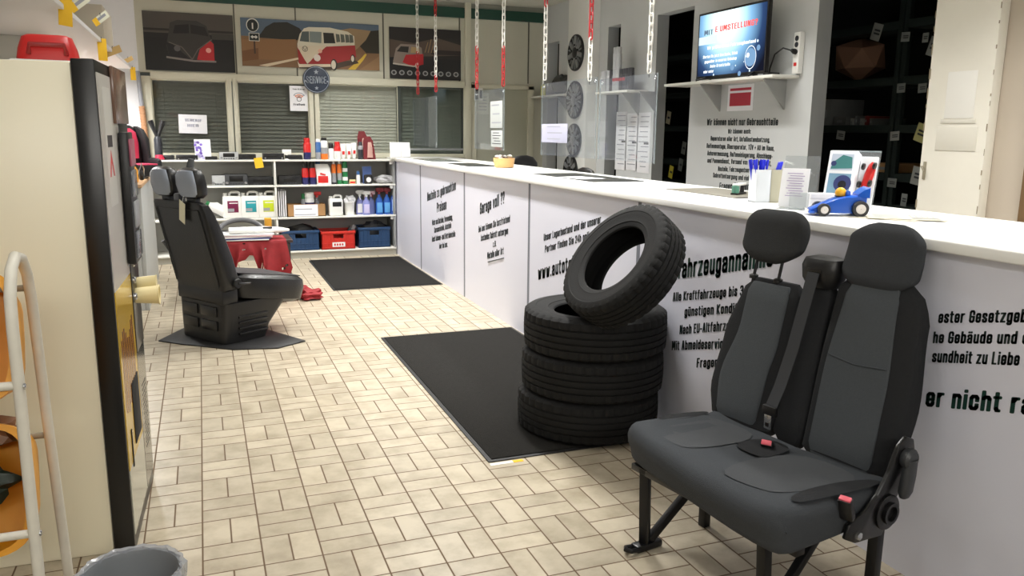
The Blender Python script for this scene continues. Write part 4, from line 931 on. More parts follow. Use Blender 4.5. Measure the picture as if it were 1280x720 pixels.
crate('right navy blue crate on the bottom board beside the counter', 447.5, 489, T3, .245, navy_pl, SY0 + .05)
def filler(label, px, T, w, h, name, m, y):
    o = crumple(label, px, T, w, h, y, m, 'parts', name); return o
filler('black car parts heaped in the left navy crate', 376, T3 + .007, .40, .29, 'car_parts', black_pl, SY0 + .2)
filler('black car parts heaped in the right navy crate', 468, T3 + .007, .36, .30, 'car_parts', c_dark, SY0 + .22)
t = thing('metal_part', 'angular metal part sticking out of the red crate', 'metal part', (sx(432), SY0 + .16, T3 + .008))
MB().box(-.05, .05, -.03, .03, .10, .25, c_dark, RY(.35), bev=.006).build('part_body', t); MB().box(-.022, .022, -.033, -.029, .22, .28, c_grey, RY(.35), bev=.002).build('shiny_end', t); MB().box(-.06, .06, -.05, .05, .0, .12, c_dark, bev=.02).build('part_base', t)

# ------------------------------------------------------------------ black leather seat seen from behind
leather = mat('black_leather', (22, 22, 23), 0.34, bump=0.12, bscale=90)
leather_t = mat('striped_seat_cloth', (46, 42, 44), 0.7, vary=.35, vscale=22)
LA = math.radians(33)
ls = thing('leather_car_seat', 'black leather seat seen from behind with two headrests near the shelf unit', 'seat', (-.07, 5.985, 0), LA)
def bend(u0, z, z0=.40, k=.23): return u0 - k * max(0, z - z0)
def lring(z, w, d, u, n=28, p=4.5): return sring(u, 0, z, d / 2, w / 2, n, p)
bk = MB().loft([lring(z, w, d, bend(.0, z) + d / 2, 28, 6) for z, w, d in ((.385, .56, .10), (.40, .595, .15), (.45, .605, .16), (.62, .61, .155), (.80, .605, .13), (.93, .595, .10), (.985, .575, .08), (1.005, .52, .05))], leather).build('backrest', ls)
mb = MB()
for y in (-.25, .25): mb.tube([(bend(-.002, z), y, z) for z in (.42, .55, .7, .85, .95)], .004, leather, 6)
mb.tube([(bend(-.002, .95), y, .95) for y in (-.25, -.1, .1, .25)], .004, leather, 6)
mb.build('piping', bk)
refl = mat('headrest_reflection', (150, 158, 172), 0.22)  # daylight reflected in the dark leather, painted as a separate pale piece
for y in (-.155, .155):
    u = bend(.05, 1.0)
    h = MB().loft([sring(u, y, 1.03, .035, .085, 24, 3), sring(u, y, 1.055, .055, .115, 24, 3), sring(u - .01, y, 1.12, .060, .125, 24, 3), sring(u - .018, y, 1.18, .056, .120, 24, 3), sring(u - .02, y, 1.215, .045, .10, 24, 2.6), sring(u - .02, y, 1.23, .02, .06, 24, 2.4)], leather).build('headrest', ls)
    r = MB().loft([sring(u - .028, y, 1.040, .030, .075, 24, 3), sring(u - .030, y, 1.06, .034, .102, 24, 3), sring(u - .040, y, 1.12, .036, .113, 24, 3), sring(u - .046, y, 1.18, .034, .106, 24, 3), sring(u - .044, y, 1.212, .026, .085, 24, 2.5), sring(u - .04, y, 1.222, .012, .05, 24, 2.4)], refl).build('rear_reflection', h); r['label'] = 'painted pale reflection on the back of the headrest'
    mb = MB(); mb.box(u - .02, u + .02, y - .05, y + .05, .985, 1.04, dark_pl, bev=.01); mb.build('headrest_socket', h)
mb = MB(); mb.box(bend(.01, 1.0), bend(.07, 1.0), -.03, .03, .97, 1.055, C('socket_grey', 96, 98, 104), bev=.012); mb.build('belt_outlet', ls)
mb = MB(); mb.tube([(bend(.05, 1.0) + .03, -.06, 1.0), (bend(.05, 1.2) + .07, -.09, 1.22), (bend(.05, 1.2) + .08, -.10, 1.285)], [.022, .026, .02], mat('grey_foam', (84, 86, 88), .8), 10); mb.build('belt_arm', ls)
SH = Matrix.Identity(4); SH[2][0] = -.17; SH[2][3] = .02
cs = MB().loft([lring(.305, .50, .52, .42), lring(.33, .58, .60, .43), lring(.42, .61, .64, .435), lring(.475, .60, .63, .435), lring(.497, .55, .58, .435), lring(.503, .48, .50, .435)], leather, SH).build('cushion', ls)
mb = MB(); mb.box(.16, .70, -.24, .24, .500, .507, leather_t, SH, bev=.003); mb.build('seat_insert', cs)
bs = MB().loft([lring(.012, .52, .38, .19, 28, 8), lring(.10, .54, .41, .205, 28, 8), lring(.24, .56, .54, .27, 28, 8), lring(.285, .57, .60, .30, 28, 8), lring(.295, .57, .60, .30, 28, 8)], mat('seat_base_plastic', (20, 20, 21), .38)).build('seat_base', ls)
mb = MB(); mb.box(.005, .13, -.27, .27, .29, .395, mat('seat_base_plastic', (20, 20, 21), .38), bev=.01); mb.build('base_riser', ls)
mb = MB()
for z in (.10, .20): mb.box(-.010, .004, -.20, -.02, z, z + .07, black_sat, bev=.004); mb.box(-.010, .004, .02, .20, z, z + .07, black_sat, bev=.004)
for z in (.06, .10, .14, .18): mb.box(.12, .36, -.284, -.262, z, z + .018, black_sat, bev=.003)
mb.build('vents', bs)
mb = MB(); M = TR(.10, -.305, .44)
mb.lathe([(.03, 0), (.035, .01), (.03, .022)], black_pl, 18, M @ RX(PI / 2)); mb.tube([(.10, -.32, .44), (.15, -.322, .43), (.20, -.322, .43)], [.012, .01, .008], black_pl, 8); mb.build('recline_lever', ls)
mb = MB(); mb.tube([(-.06, .31, .70), (.04, .325, .56), (.12, .32, .46)], .012, C('lever_grey', 110, 112, 114), 8); mb.build('side_handle', ls)
def sheet(name, label, cat, pts, m, z0, z1):
    mb = MB(); c = sum((Vector((p[0], p[1], 0)) for p in pts), Vector()) / len(pts)
    mb.prism([(p[0] - c.x, p[1] - c.y) for p in pts], z1 - z0, m, None, .0015); o = mb.build(name); o.location = (c.x, c.y, z0); tag(o, label, cat); return o
fp = [at(px, py, z=0) for px, py in ((198, 427), (232, 410), (300, 404), (338, 414), (382, 427), (348, 436), (292, 438), (226, 431))]
sheet('foot_mat', 'irregular black rubber mat lying under the leather seat', 'mat', fp, mat('rubber_black', (20, 20, 21), .5), .0005, .009)
tw_ = Matrix.Translation((-.07, 5.985, 0)) @ RZ(LA) @ Vector((bend(.0, 1.0) - .012, -.13, 1.0))
t = thing('paper_tag', 'cream paper tag hanging from the headrest of the leather seat', 'tag', tw_, LA)
mb = MB(); mb.box(-.012, -.0105, -.035, .035, -.15, .012, mat('tag_paper', (238, 234, 206), .8), RX(.45) @ RY(-.2)); mb.build('tag_sheet', t)
mb = MB(); mb.tube([(-.012, 0, -.0), (-.0, .0, .04), (.03, .0, .06)], .002, white_pl, 5); mb.build('string', t)

# ------------------------------------------------------------------ junk between the leather seat and the shelf unit
tt = thing('side_table', 'low dark table holding papers behind the leather seat', 'table', (.42, 7.55, 0))
mb = MB(); mb.box(-.40, .30, -.22, .22, .50, .525, C('table_dark', 52, 40, 38), bev=.004); mb.build('table_top', tt)
for x in (-.36, .26):
    for y in (-.18, .18): MB().box(x - .018, x + .018, y - .018, y + .018, 0, .50, C('table_dark', 52, 40, 38), bev=.003).build('leg', tt)
red_cl = mat('red_cloth', (138, 26, 32), .75, vary=.25, vscale=25)
b = bmesh.new(); rnd = random.Random(5); nx, nz = 34, 16; g = []
for j in range(nz + 1):
    row = []
    for i in range(nx + 1):
        u = i / nx; v = j / nz
        cut = .27 + .10 * math.sin(9 * u) + .09 * math.sin(23 * u + 1) + .05 * math.sin(47 * u)
        row.append(b.verts.new((-.38 + .62 * u + .04 * v * math.sin(14 * u), -.245 - .05 * v - .03 * math.sin(16 * u + 3 * v) * v - .02 * math.sin(41 * u) * v, .523 - cut * v)))
    g.append(row)
for j in range(nz):
    for i in range(nx):
        if rnd.random() > .06 * (j / nz): b.faces.new((g[j][i], g[j][i + 1], g[j + 1][i + 1], g[j + 1][i]))
for i in range(nx): pass
top = [b.verts.new((-.38 + .62 * i / nx, .1, .528)) for i in range(nx + 1)]; mid = [b.verts.new((-.38 + .62 * i / nx, -.235, .529)) for i in range(nx + 1)]
for i in range(nx):
    b.faces.new((top[i], top[i + 1], mid[i + 1], mid[i])); b.faces.new((mid[i], mid[i + 1], g[0][i + 1], g[0][i]))
o = MB().bm(b, red_cl).build('red_cloth', ang=60); tag(o, 'ragged dark red cloth hanging over the front of the low table', 'cloth'); o.location = (.42, 7.55, 0.002)
md = o.modifiers.new('thick', 'SOLIDIFY'); md.thickness = .003
for k in range(9):
    a = rnd.uniform(-.5, .5); 
rg = thing('red_rags', 'dark red rags heaped on the floor under the low table', 'rags', (.58, 7.25, 0))
for k in range(5):
    b = bmesh.new(); bmesh.ops.create_icosphere(b, subdivisions=3, radius=1)
    for v in b.verts:
        d = .2 * math.sin(6 * v.co.x + k) + .18 * math.sin(8 * v.co.y + 2 * k) + .15 * math.sin(9 * v.co.z); v.co = Vector((v.co.x * .10 * (1 + d), v.co.y * .08 * (1 + d), max(0, .55 + v.co.z * (1 + d) * .55) * (.20 - .03 * k)))
    MB().bm(b, red_cl, TR(-.18 + .11 * k, .05 * math.sin(3 * k), 0)).build('rag', rg, ang=30)
t = thing('magazine_pile', 'pile of white and blue magazines lying on the low table', 'magazines', (.30, 7.45, .535))
for k, c_ in enumerate((c_white, C('mag_blue', 60, 70, 140), c_white, C('mag_pink', 220, 190, 196), c_white)):
    MB().box(-.24 + .012 * k, .22 + .01 * k, -.15, .15, k * .011, k * .011 + .0105, c_, RZ(.04 * (k % 3 - 1)), bev=.001).build('magazine', t)
t = thing('white_trim_strip', 'white plastic car trim pointing out over the end of the magazines', 'car trim', (.45, 7.42, .60))
MB().loft([sring(-.28, 0, 0.02, .002, .06, 4, 2)], white_pl, cap=False) if False else None
mb = MB(); M = RY(PI / 2); mb.loft([sring(0, 0, -.26, .025, .09, 20, 3), sring(0, 0, .05, .028, .08, 20, 3), sring(0.005, 0, .18, .022, .05, 20, 3), sring(.008, 0, .25, .01, .02, 20, 3)], white_pl, TR(0, 0, .012) @ M); mb.build('trim_body', t)
mb = MB(); mb.box(.02, .10, -.075, -.03, .030, .042, c_dark, bev=.004); mb.build('trim_window', t)
t = thing('steering_wheel', 'grey steering wheel rim lying behind the magazines', 'steering wheel', (.30, 7.60, .56))
mb = MB(); mb.tube([(.19 * math.cos(a), .10 * math.sin(a), .10 * max(0, math.sin(a)) + .015) for a in [2 * PI * k / 40 for k in range(40)]], .022, C('wheel_grey', 92, 92, 94), 12, closed=True); mb.build('rim', t)
mb = MB(); mb.sphere((0, .03, .035), .06, C('wheel_dark', 60, 60, 62), 12, (1, .7, .5)); mb.build('hub', t)
mb = MB(); mb.box(-.17, .17, .02, .045, .02, .035, C('wheel_dark', 60, 60, 62), bev=.004); mb.build('spoke', t)
o = MB().box(-.03, .03, -.03, .03, 0, .16, mat('yellow_carton', (206, 150, 40), .7), bev=.003).build('yellow_carton'); tag(o, 'small yellow carton standing behind the steering wheel', 'carton'); o.location = (.54, 7.70, .526)

# ------------------------------------------------------------------ desk with child seat on the left
dk = thing('desk', 'grey desk by the left wall behind the coffee machine', 'desk', (-.90, 8.0, 0))
desk_m = mat('desk_grey', (176, 178, 176), .5)
MB().box(-.42, .44, -.85, .90, 1.01, 1.04, mat('desk_edge', (186, 150, 112), .5), bev=.003).build('desk_top', dk)
MB().box(.40, .43, -.82, .88, 0.0, 1.008, desk_m, bev=.002).build('front_panel', dk)
for y in (-.82, .86): MB().box(-.42, .398, y, y + .022, 0.0, 1.008, desk_m, bev=.002).build('side_panel', dk)
ch = thing('child_car_seat', 'black child car seat with pink red lining standing on the desk', 'child seat', (-.555, 8.10, 1.04), .6)
ch.scale = (.74, .74, .78)
pk = mat('lining_pink', (212, 58, 92), .7); bkf = mat('child_seat_black', (24, 23, 25), .75)
MB().loft([sring(0, -.02, .02, .20, .20, 26, 4), sring(0, -.02, .10, .22, .22, 26, 4), sring(0, -.02, .15, .21, .21, 26, 4)], bkf).build('seat', ch)
MB().box(-.17, .17, -.20, .12, .148, .165, pk, bev=.006).build('seat_lining', ch)
MB().loft([sring(0, .17, .10, .21, .05, 26, 4), sring(0, .20, .30, .21, .05, 26, 4), sring(0, .23, .46, .22, .055, 26, 4), sring(0, .245, .56, .18, .05, 26, 3), sring(0, .25, .60, .10, .03, 26, 3)], bkf).build('backrest', ch)
MB().loft([sring(0, .118, .22, .12, .018, 20, 4), sring(0, .145, .40, .14, .018, 20, 4), sring(0, .17, .52, .13, .018, 20, 3), sring(0, .185, .565, .07, .012, 20, 3)], pk).build('back_lining', ch)
for s_ in (-1, 1):
    MB().loft([sring(s_ * .20, .08, .16, .03, .10, 20, 3), sring(s_ * .21, .12, .28, .03, .09, 20, 3), sring(s_ * .20, .14, .44, .035, .11, 20, 3), sring(s_ * .18, .17, .55, .03, .08, 20, 3), sring(s_ * .15, .20, .59, .015, .04, 20, 3)], bkf).build('side_wing', ch)
    MB().loft([sring(s_ * .21, -.03, .13, .03, .17, 20, 4), sring(s_ * .21, -.03, .20, .03, .16, 20, 4), sring(s_ * .21, -.02, .225, .015, .13, 20, 4)], bkf).build('armrest', ch)
t = thing('headphones', 'black headphones with a grey cable lying on the desk edge', 'headphones', (-.56, 7.66, 1.04))
mb = MB(); mb.tube([(.075 * math.cos(a), 0, .035 + .11 * math.sin(a)) for a in [PI * k / 12 for k in range(13)]], .012, black_pl, 8); mb.build('headband', t)
for s_ in (-1, 1): MB().lathe([(.02, 0), (.04, .01), (.04, .035), (.02, .045)], black_pl, 16, TR(s_ * .052, 0, .045) @ RY(s_ * PI / 2)).build('ear_cup', t)
MB().tube([(.09, 0, .02), (.10, -.04, .10), (.085, -.06, .15), (.05, -.07, .06), (.02, -.08, .005)], .005, steel, 6).build('cable', t)
t = thing('yellow_bottle', 'small yellow bottle on the desk beside the headphones', 'bottle', (-.535, 7.45, 1.04)); MB().lathe([(.035, 0), (.037, .01), (.037, .10), (.02, .13)], yellow_pl, 16).build('bottle_body', t); MB().lathe([(.018, .128), (.018, .16)], c_black, 12).build('cap', t)

# ------------------------------------------------------------------ coffee machine at the left
vm = thing('vending_machine', 'tall cream coffee machine with black door edge at the left', 'vending machine', (-.298, 2.95, 0), -.041)
cream_m = mat('machine_cream', (240, 234, 210), .32)
def vb(mb, x0, x1, y0, y1, z0, z1, m, bev=0): return mb.box(x0, x1, y0, y1, z0, z1, m, None, bev)
vb(MB(), -.80, -.072, .012, .66, 0.0, 1.69, cream_m, .006).build('cabinet', vm)
dr = vb(MB(), -.070, -.002, 0, .665, 0.0, 1.70, black_sat, .004).build('door', vm); dr['label'] = 'black door seen edge on'
gl = mat('front_grey_gloss', (196, 192, 186), .3); yel = mat('coffee_yellow', (206, 168, 62), .14); bean = mat('coffee_red_brown', (126, 58, 34), .14)
vb(MB(), -.002, .001, .012, .42, .94, 1.66, gl).build('front_panel', dr); vb(MB(), -.002, .001, .012, .42, .06, .30, mat('front_grey_light', (190, 188, 172), .12)).build('kick_panel', dr)
pp = MB(); vb(pp, -.002, .0012, .012, .42, .30, .94, yel)
for k in range(9): vb(pp, .0012, .0016, .05 + .036 * k, .072 + .036 * k, .50 - .01 * (k % 3), .76 + .03 * math.sin(k), bean)
pp.build('coffee_picture', dr)
vb(MB(), -.002, .004, .425, .655, .62, 1.66, black_sat, .002).build('selection_panel', dr)
gr = MB(); vb(gr, -.002, .0015, .425, .655, .06, .62, mat('front_steel', (128, 126, 118), .14, .6))
for i in range(5):
    for j in range(14): vb(gr, .0015, .0022, .50 + .025 * i, .508 + .025 * i, .20 + .02 * j, .208 + .02 * j, c_black)
gr.build('grille', dr)
for k in range(7): MB().lathe([(.014, 0), (.014, .008), (.010, .012)], steel, 14, TR(.004, .455, .84 + .065 * k) @ RY(PI / 2)).build('selection_button', dr)
vb(MB(), .001, .004, .20, .38, .33, .56, mat('bay_black', (8, 8, 8), .8), .003).build('cup_bay', dr)
vb(MB(), .001, .004, .10, .115, .28, .42, mat('bay_black', (8, 8, 8), .8), .001).build('coin_slot', dr)
st = MB(); vb(st, .001, .002, .09, .26, 1.22, 1.62, mat('sticker_white', (214, 212, 206), .3)); vb(st, .002, .0025, .12, .23, 1.42, 1.46, c_black); 
st.prism([(.12, 0), (.175, .09), (.23, 0), (.205, 0), (.175, .05), (.145, 0)], .0006, c_red, frame((.002, 0, 1.32), (0, 1, 0), (0, 0, 1))); st.build('sticker', dr)
sp_ = MB(); M = TR(.004, .50, .835) @ Matrix.Diagonal((.72, 1, 1, 1)) @ RY(PI / 2)
sp_.lathe([(.030, 0), (.031, .02), (.037, .115), (.040, .117), (.040, .122), (.034, .122), (.03, .03)], mat('cup_cream', (236, 220, 168), .5), 24, M); q = sp_.build('cup', dr); q['label'] = 'cream cup pushed into the front'
sp_ = MB(); sp_.lathe([(.026, 0), (.028, .02), (.032, .095), (.035, .1), (.03, .1)], mat('cup_cream', (236, 220, 168), .5), 24, TR(.004, .58, .868) @ Matrix.Diagonal((.72, 1, 1, 1)) @ RY(PI / 2)); sp_.build('cup', dr)
rk = MB(); vb(rk, .004, .034, .36, .53, .98, 1.47, black_pl, .006); rko = rk.build('sample_rack', dr)
for k in range(4): vb(MB(), .034, .042, .38, .51, 1.0 + .115 * k, 1.10 + .115 * k, (clear, c_grey, clear, C('packet_pink', 170, 90, 110))[k], .004).build('packet', rko)
vb(MB(), .0, .012, .30, .65, 1.50, 1.70, mat('header_brown', (112, 86, 72), .2), .003).build('header_sign', dr)
# red case on top of the machine
rc = thing('red_case', 'red plastic case lying on top of the coffee machine', 'case', (-.46, 3.20, 1.691), .1)
MB().loft([sring(0, 0, .012, .095, .08, 24, 5), sring(0, 0, .05, .088, .075, 24, 5), sring(0, 0, .088, .075, .06, 24, 5), sring(0, 0, .095, .06, .05, 24, 5)], red_pl).build('case_body', rc)
MB().box(-.11, .105, -.085, .085, 0, .012, white_pl, bev=.003).build('case_base', rc)
MB().tube([(-.055, -.078, .03), (-.05, -.088, .06), (.05, -.088, .06), (.055, -.078, .03)], .008, C('case_dark_red', 140, 22, 22), 8).build('handle', rc)

# ------------------------------------------------------------------ tube stand with yellow baskets
white_tube = mat('white_tube', (216, 212, 200), .4, vary=.08, vscale=30)
sd = thing('basket_stand', 'white tube stand with yellow baskets at the left edge', 'stand', (-.452, 2.2, 0))
def loop(x): return [(x, .0, 0.0), (x, .0, .5), (x, .01, .85), (x, .01, 1.0), (x, .02, 1.08), (x, .06, 1.14), (x, .12, 1.165), (x, .19, 1.15), (x, .24, 1.10), (x, .265, 1.02), (x, .30, .7), (x, .36, .3), (x, .40, .0)]
for x in (0, -.52): MB().tube(loop(x), .014, white_tube, 12).build('side_frame', sd)
for y, z in ((.012, .86), (.005, .47)): MB().tube([(-.52, y, z), (0, y, z)], .011, white_tube, 10).build('cross_bar', sd)
for y, z in ((.255, 1.06), (.318, .62)):
    MB().tube([(-.52, y, z), (0, y, z)], .009, C('bar_grey', 150, 142, 124), 10).build('cross_bar', sd)
for y, z in ((-.014, .86), (-.014, .47)):
    MB().lathe([(.008, 0), (.008, .003), (.005, .005)], steel, 12, TR(0.0, y + .028, z) @ TR(.012, -.014, 0) @ RY(PI / 2)).build('bolt', sd)
def basket(z, tilt, lab):
    M = TR(-.262, .035, z) @ RX(tilt); a, hgt, dp, th = .25, .34, .22, .006
    mb = MB(); ring = lambda s_, y, zz=0: [(p[0], y, p[1] + hgt / 2) for p in [(q[0], q[1]) for q in sring(0, 0, 0, a * s_, hgt / 2 * s_, 36, 5)]]
    rr = [ring(1.03, -.02), ring(1.03, 0), ring(1.0, 0), ring(.97, dp * .5), ring(.92, dp), ring(.5, dp + .004), ring(.5, dp - .003), ring(.90, dp - .008), ring(.95, dp * .5), ring(.975, 0), ring(.955, -.02)]
    n = 36; rr.append(rr[0]); mb.loft(rr, yellow_pl, M, cap=False)
    mb.add(ring(.5, dp), [tuple(range(36))], yellow_pl, M)
    return mb.build('basket', sd)
bs_lo = basket(.405, -.30, ''); bs_up = basket(.81, -.30, '')
def stuffin(name, label, cat, loc, s, m, k):
    b = bmesh.new(); bmesh.ops.create_icosphere(b, subdivisions=3, radius=1)
    for v in b.verts:
        d = .16 * math.sin(5 * v.co.x + k) + .14 * math.sin(7 * v.co.y + 2 * k) + .12 * math.sin(8 * v.co.z + k); v.co = Vector((v.co.x * s[0] * (1 + d), v.co.y * s[1] * (1 + d), v.co.z * s[2] * (1 + d)))
    o = MB().bm(b, m).build(name, ang=30); tag(o, label, cat); o.location = loc
dgreen = mat('dark_green_film', (30, 44, 34), .35, vary=.5, vscale=30)
stuffin('green_packet', 'dark green packet lying in the lower yellow basket', 'packet', (-.64, 2.345, .565), (.13, .07, .075), dgreen, 1)
stuffin('brown_packet', 'brown packet on top in the lower yellow basket', 'packet', (-.62, 2.40, .68), (.10, .06, .05), mat('brown_film', (128, 92, 66), .5, vary=.3, vscale=20), 3)
stuffin('orange_ball', 'orange yellow ball in the upper yellow basket', 'ball', (-.66, 2.39, .99), (.09, .06, .085), mat('orange_ball', (226, 150, 50), .4), 2)

# ------------------------------------------------------------------ waste bin with clear bag
bn = thing('waste_bin', 'grey waste bin with a clear bag over its rim at the bottom left', 'bin', (-.245, 2.24, 0))
MB().lathe([(.095, 0.002), (.10, 0.0), (.125, .285), (.13, .29), (.13, .30), (.122, .30), (.117, .285), (.094, .012)], mat('bin_grey', (120, 124, 128), .5), 40).build('bin_body', bn)
film = glass_mat('bag_film', (222, 226, 232), 2.5, .15, .35, (214, 218, 226))
rnd = random.Random(3)
n = 72; prof = [(.104, .06), (.113, .18), (.120, .28), (.126, .306), (.134, .310), (.139, .300), (.137, .27), (.134, .22), (.136, .18)]
ph = [rnd.uniform(0, 6) for _ in range(4)]
mb = MB(); mb.lathe(prof, film, n, mod=lambda i, k: .0035 * math.sin(11 * 2 * PI * k / n + ph[0] + i) * min(1, i / 3) + .003 * math.sin(23 * 2 * PI * k / n + ph[1] - i * .7) if i > 2 else .001 * math.sin(9 * 2 * PI * k / n + ph[2]), cap=False); mb.build('bin_bag', bn, ang=25)

# ------------------------------------------------------------------ overhead shelf with price labels, locker behind the machine
ZO = 2.065
os_ = thing('overhead_shelf', 'white shelf board high on the left wall with price labels on its edge', 'shelf', (-1.45, 6.8, ZO))
MB().box(0.001, .85, -3.6, 2.35, 0, .028, mat('overhead_white', (214, 212, 212), .5), bev=.003).build('board', os_)
for y in (-3.0, -.6, 1.9): MB().box(0.001, .55, y, y + .02, -.16, -.001, shelf_white, bev=.003).build('bracket', os_)
labm = [(83, 12, .16, -.05, 'yellow'), (100, 4, .10, .5, 'w'), (127, 23, .10, .5, 'w'), (129, 62, .15, 0, 'yellow'), (142, 64, .11, .3, 'tan'), (161, 75, .08, .35, 'tan'), (167, 92, .13, 0, 'yellow')]
names = ['large yellow price label, nearest on the overhead shelf edge', 'white and yellow price label, second along the overhead shelf edge', 'white and yellow slanted price label before the light box', 'long yellow price label below the light box', 'tan price label beside the long yellow label', 'tan slanted price label near the far end of the overhead shelf', 'yellow price label hanging lowest at the far end of the overhead shelf']
tanp = mat('label_tan', (206, 172, 110), .7)
for (px, py, ln, rot, kd), nm in zip(labm, names):
    p = at(px, py, x=-.59)
    t = thing('price_label', nm, 'label', (-.596, p.y, p.z), group='price labels on the overhead shelf edge')
    M = RZ(-.9) @ RX(rot * 1.3)
    mb = MB(); c1 = {'yellow': orange_yel, 'w': mat('label_white', (226, 226, 206), .7), 'tan': tanp}[kd]
    horiz = kd != 'yellow'
    w_, h_ = (ln * 1.35, ln * .5) if horiz else (ln * .45, ln)
    mb.box(0, .003, -w_ / 2, w_ / 2, -h_ / 2, h_ / 2, c1, M, bev=.0008); 
    if kd == 'w': mb.box(.003, .0034, -w_ / 2, -w_ / 2 + .04, -h_ / 2, h_ / 2, orange_yel, M); mb.box(.003, .0034, -w_ * .2, w_ * .35, -h_ * .1, h_ * .25, paper_ln, M)
    mb.build('label_sheet', t)
    MB().box(-.004, .002, -.012, .012, h_ / 2 * .6, max(h_ / 2 + .01, ZO - p.z + .02), clear, bev=.001).build('label_clip', t)
o = MB().box(-.55, .0, -.35, .35, 0, .30, mat('box_beige', (196, 186, 168), .7), bev=.004).build('storage_box'); tag(o, 'light beige storage box on the overhead shelf', 'box'); o.location = (-.63, 7.4, ZO + .029)
o = crumple('black car parts lying on the overhead shelf', 115, ZO, .3, .2, 5.6, black_pl, 'parts', 'car_parts'); o.location = (-.75, 5.65, ZO + .029); o.rotation_euler = (0, 0, 1.5)
lk = thing('locker', 'grey metal locker against the left wall behind the coffee machine', 'locker', (-1.2, 4.55, 0)); lm_ = mat('locker_grey', (150, 150, 148), .45)
MB().box(-.245, .22, -.45, .45, 0, 1.93, lm_, bev=.012).build('locker_body', lk)
for y in (-.225, .225):
    q = MB().box(.22, .236, y - .21, y + .21, .06, 1.88, lm_, bev=.006).build('door', lk); MB().box(.236, .25, y + .14, y + .16, .95, 1.07, steel, bev=.003).build('handle', q)

# ------------------------------------------------------------------ wall shelf, television
def wall_shelf(name_label, y0, y1, z, dep, ys_br, bw=.16):
    t = thing('wall_shelf', name_label, 'shelf', (XW, (y0 + y1) / 2, z), group='white wall shelves behind the counter')
    L_ = (y1 - y0) / 2
    MB().box(-dep, -.001, -L_, L_, -.022, 0, shelf_white, bev=.002).build('board', t)
    for yb in ys_br:
        q = MB(); q.prism([(0, -.023), (-dep * .85, -.023), (0, -.25)], .02, mat('bracket_grey', (150, 152, 152), .5), frame((-.001, yb - (y0 + y1) / 2 + .01, 0), (1, 0, 0), (0, 0, 1)), .001); q.build('bracket', t)
    return t
XS = 4.0
zt = 1.925
ya, yb_ = at(965, 99, x=XS).y, at(830, 107, x=XS).y
wall_shelf('white wall shelf carrying the television', ya, yb_, zt, .25, (at(888, 130, x=4.15).y, at(962, 130, x=4.15).y - .05))
TX = 4.06
tl, tr = at(872, 60, x=TX), at(958.5, 50, x=TX)
tw = tl.y - tr.y; tvz0 = at(872, 100, x=TX).z; tvz1 = at(872, 18.5, x=TX).z; thh = tvz1 - tvz0
tv = thing('television', 'black flat television showing a blue bubble advert on the wall shelf', 'television', (TX, (tl.y + tr.y) / 2, zt))
zc0 = tvz0 - zt
TVM = frame((-.0, tw / 2, zc0), (0, -1, 0), (0, 0, 1))    # local x to the right of the screen, y up, z to the viewer
MB().box(0, tw, 0, thh, -.035, 0, black_sat, TVM, bev=.004).build('housing', tv)
MB().box(tw * .15, tw * .85, .02, thh * .6, -.07, -.034, black_pl, TVM, bev=.01).build('rear_cover', tv)
for f in (.16, .84):
    q = MB(); q.tube([tuple(TVM @ Vector((tw * f, .02, -.02))), tuple(TVM @ Vector((tw * (f - .05 if f < .5 else f + .05), -zc0 + .006, .07)))], .008, black_pl, 8); q.tube([tuple(TVM @ Vector((tw * f, .02, -.02))), tuple(TVM @ Vector((tw * (f - .05 if f < .5 else f + .05), -zc0 + .006, -.09)))], .008, black_pl, 8); q.build('foot', tv)
def screen_mat():
    m = bpy.data.materials.new('screen_picture'); m.use_nodes = True; nt = m.node_tree; L = nt.links
    for n in list(nt.nodes): nt.nodes.remove(n)
    o = nt.nodes.new('ShaderNodeOutputMaterial'); e = nt.nodes.new('ShaderNodeEmission'); g = nt.nodes.new('ShaderNodeTexGradient'); g.gradient_type = 'SPHERICAL'
    tc = nt.nodes.new('ShaderNodeTexCoord'); mp = nt.nodes.new('ShaderNodeMapping'); mp.vector_type = 'TEXTURE'
    c = TVM @ Vector((tw * .42, thh * .82, 0)); mp.inputs['Location'].default_value = c; mp.inputs['Scale'].default_value = (1, tw * .66, thh * 1.05); mp.inputs['Rotation'].default_value = (.35, 0, 0)
    L.new(tc.outputs['Object'], mp.inputs[0]); L.new(mp.outputs[0], g.inputs[0])
    r = nt.nodes.new('ShaderNodeValToRGB'); L.new(g.outputs[0], r.inputs[0])
    el = r.color_ramp.elements; el[0].position = 0; el[0].color = rgb(20, 22, 34); el[1].position = .8; el[1].color = rgb(236, 255, 255)
    for p_, c_ in ((.22, (44, 66, 104)), (.45, (128, 176, 214)), (.62, (196, 236, 244))):
        x = el.new(p_); x.color = rgb(*c_)
    L.new(r.outputs[0], e.inputs[0]); e.inputs[1].default_value = 1.1; L.new(e.outputs[0], o.inputs[0]); return m
def emis(name, c, s=1.1):
    if name in MATS: return MATS[name]
    m = mat(name, (10, 10, 10), .4, emit=0); b = m.node_tree.nodes['Principled BSDF']; b.inputs['Emission Color'].default_value = rgb(*c); b.inputs['Emission Strength'].default_value = s; return m
bz = .018
scr = MB().box(bz, tw - bz, bz * 1.4, thh - bz, 0.0002, .001, screen_mat(), TVM).build('screen', tv)
wt, rd_, bub, pale = emis('screen_white', (244, 250, 255)), emis('screen_red', (236, 96, 92)), emis('screen_bubble', (120, 160, 200), .9), emis('screen_pale', (206, 226, 240))
q = MB()
def st_(s, fx, fy, fw, cap, m): text_in(q, s, TVM @ TR(tw * fx, thh * fy, .0016), width=tw * fw, cap=thh * cap, m=m)
q.box(bz, tw * .30, thh * .52, thh * .64, .0011, .0013, pale, TVM)
st_('E UMSTELLUNG?', .27, .68, .60, .085, rd_); st_('MIT', .10, .66, .14, .075, emis('screen_slate', (92, 110, 130)))
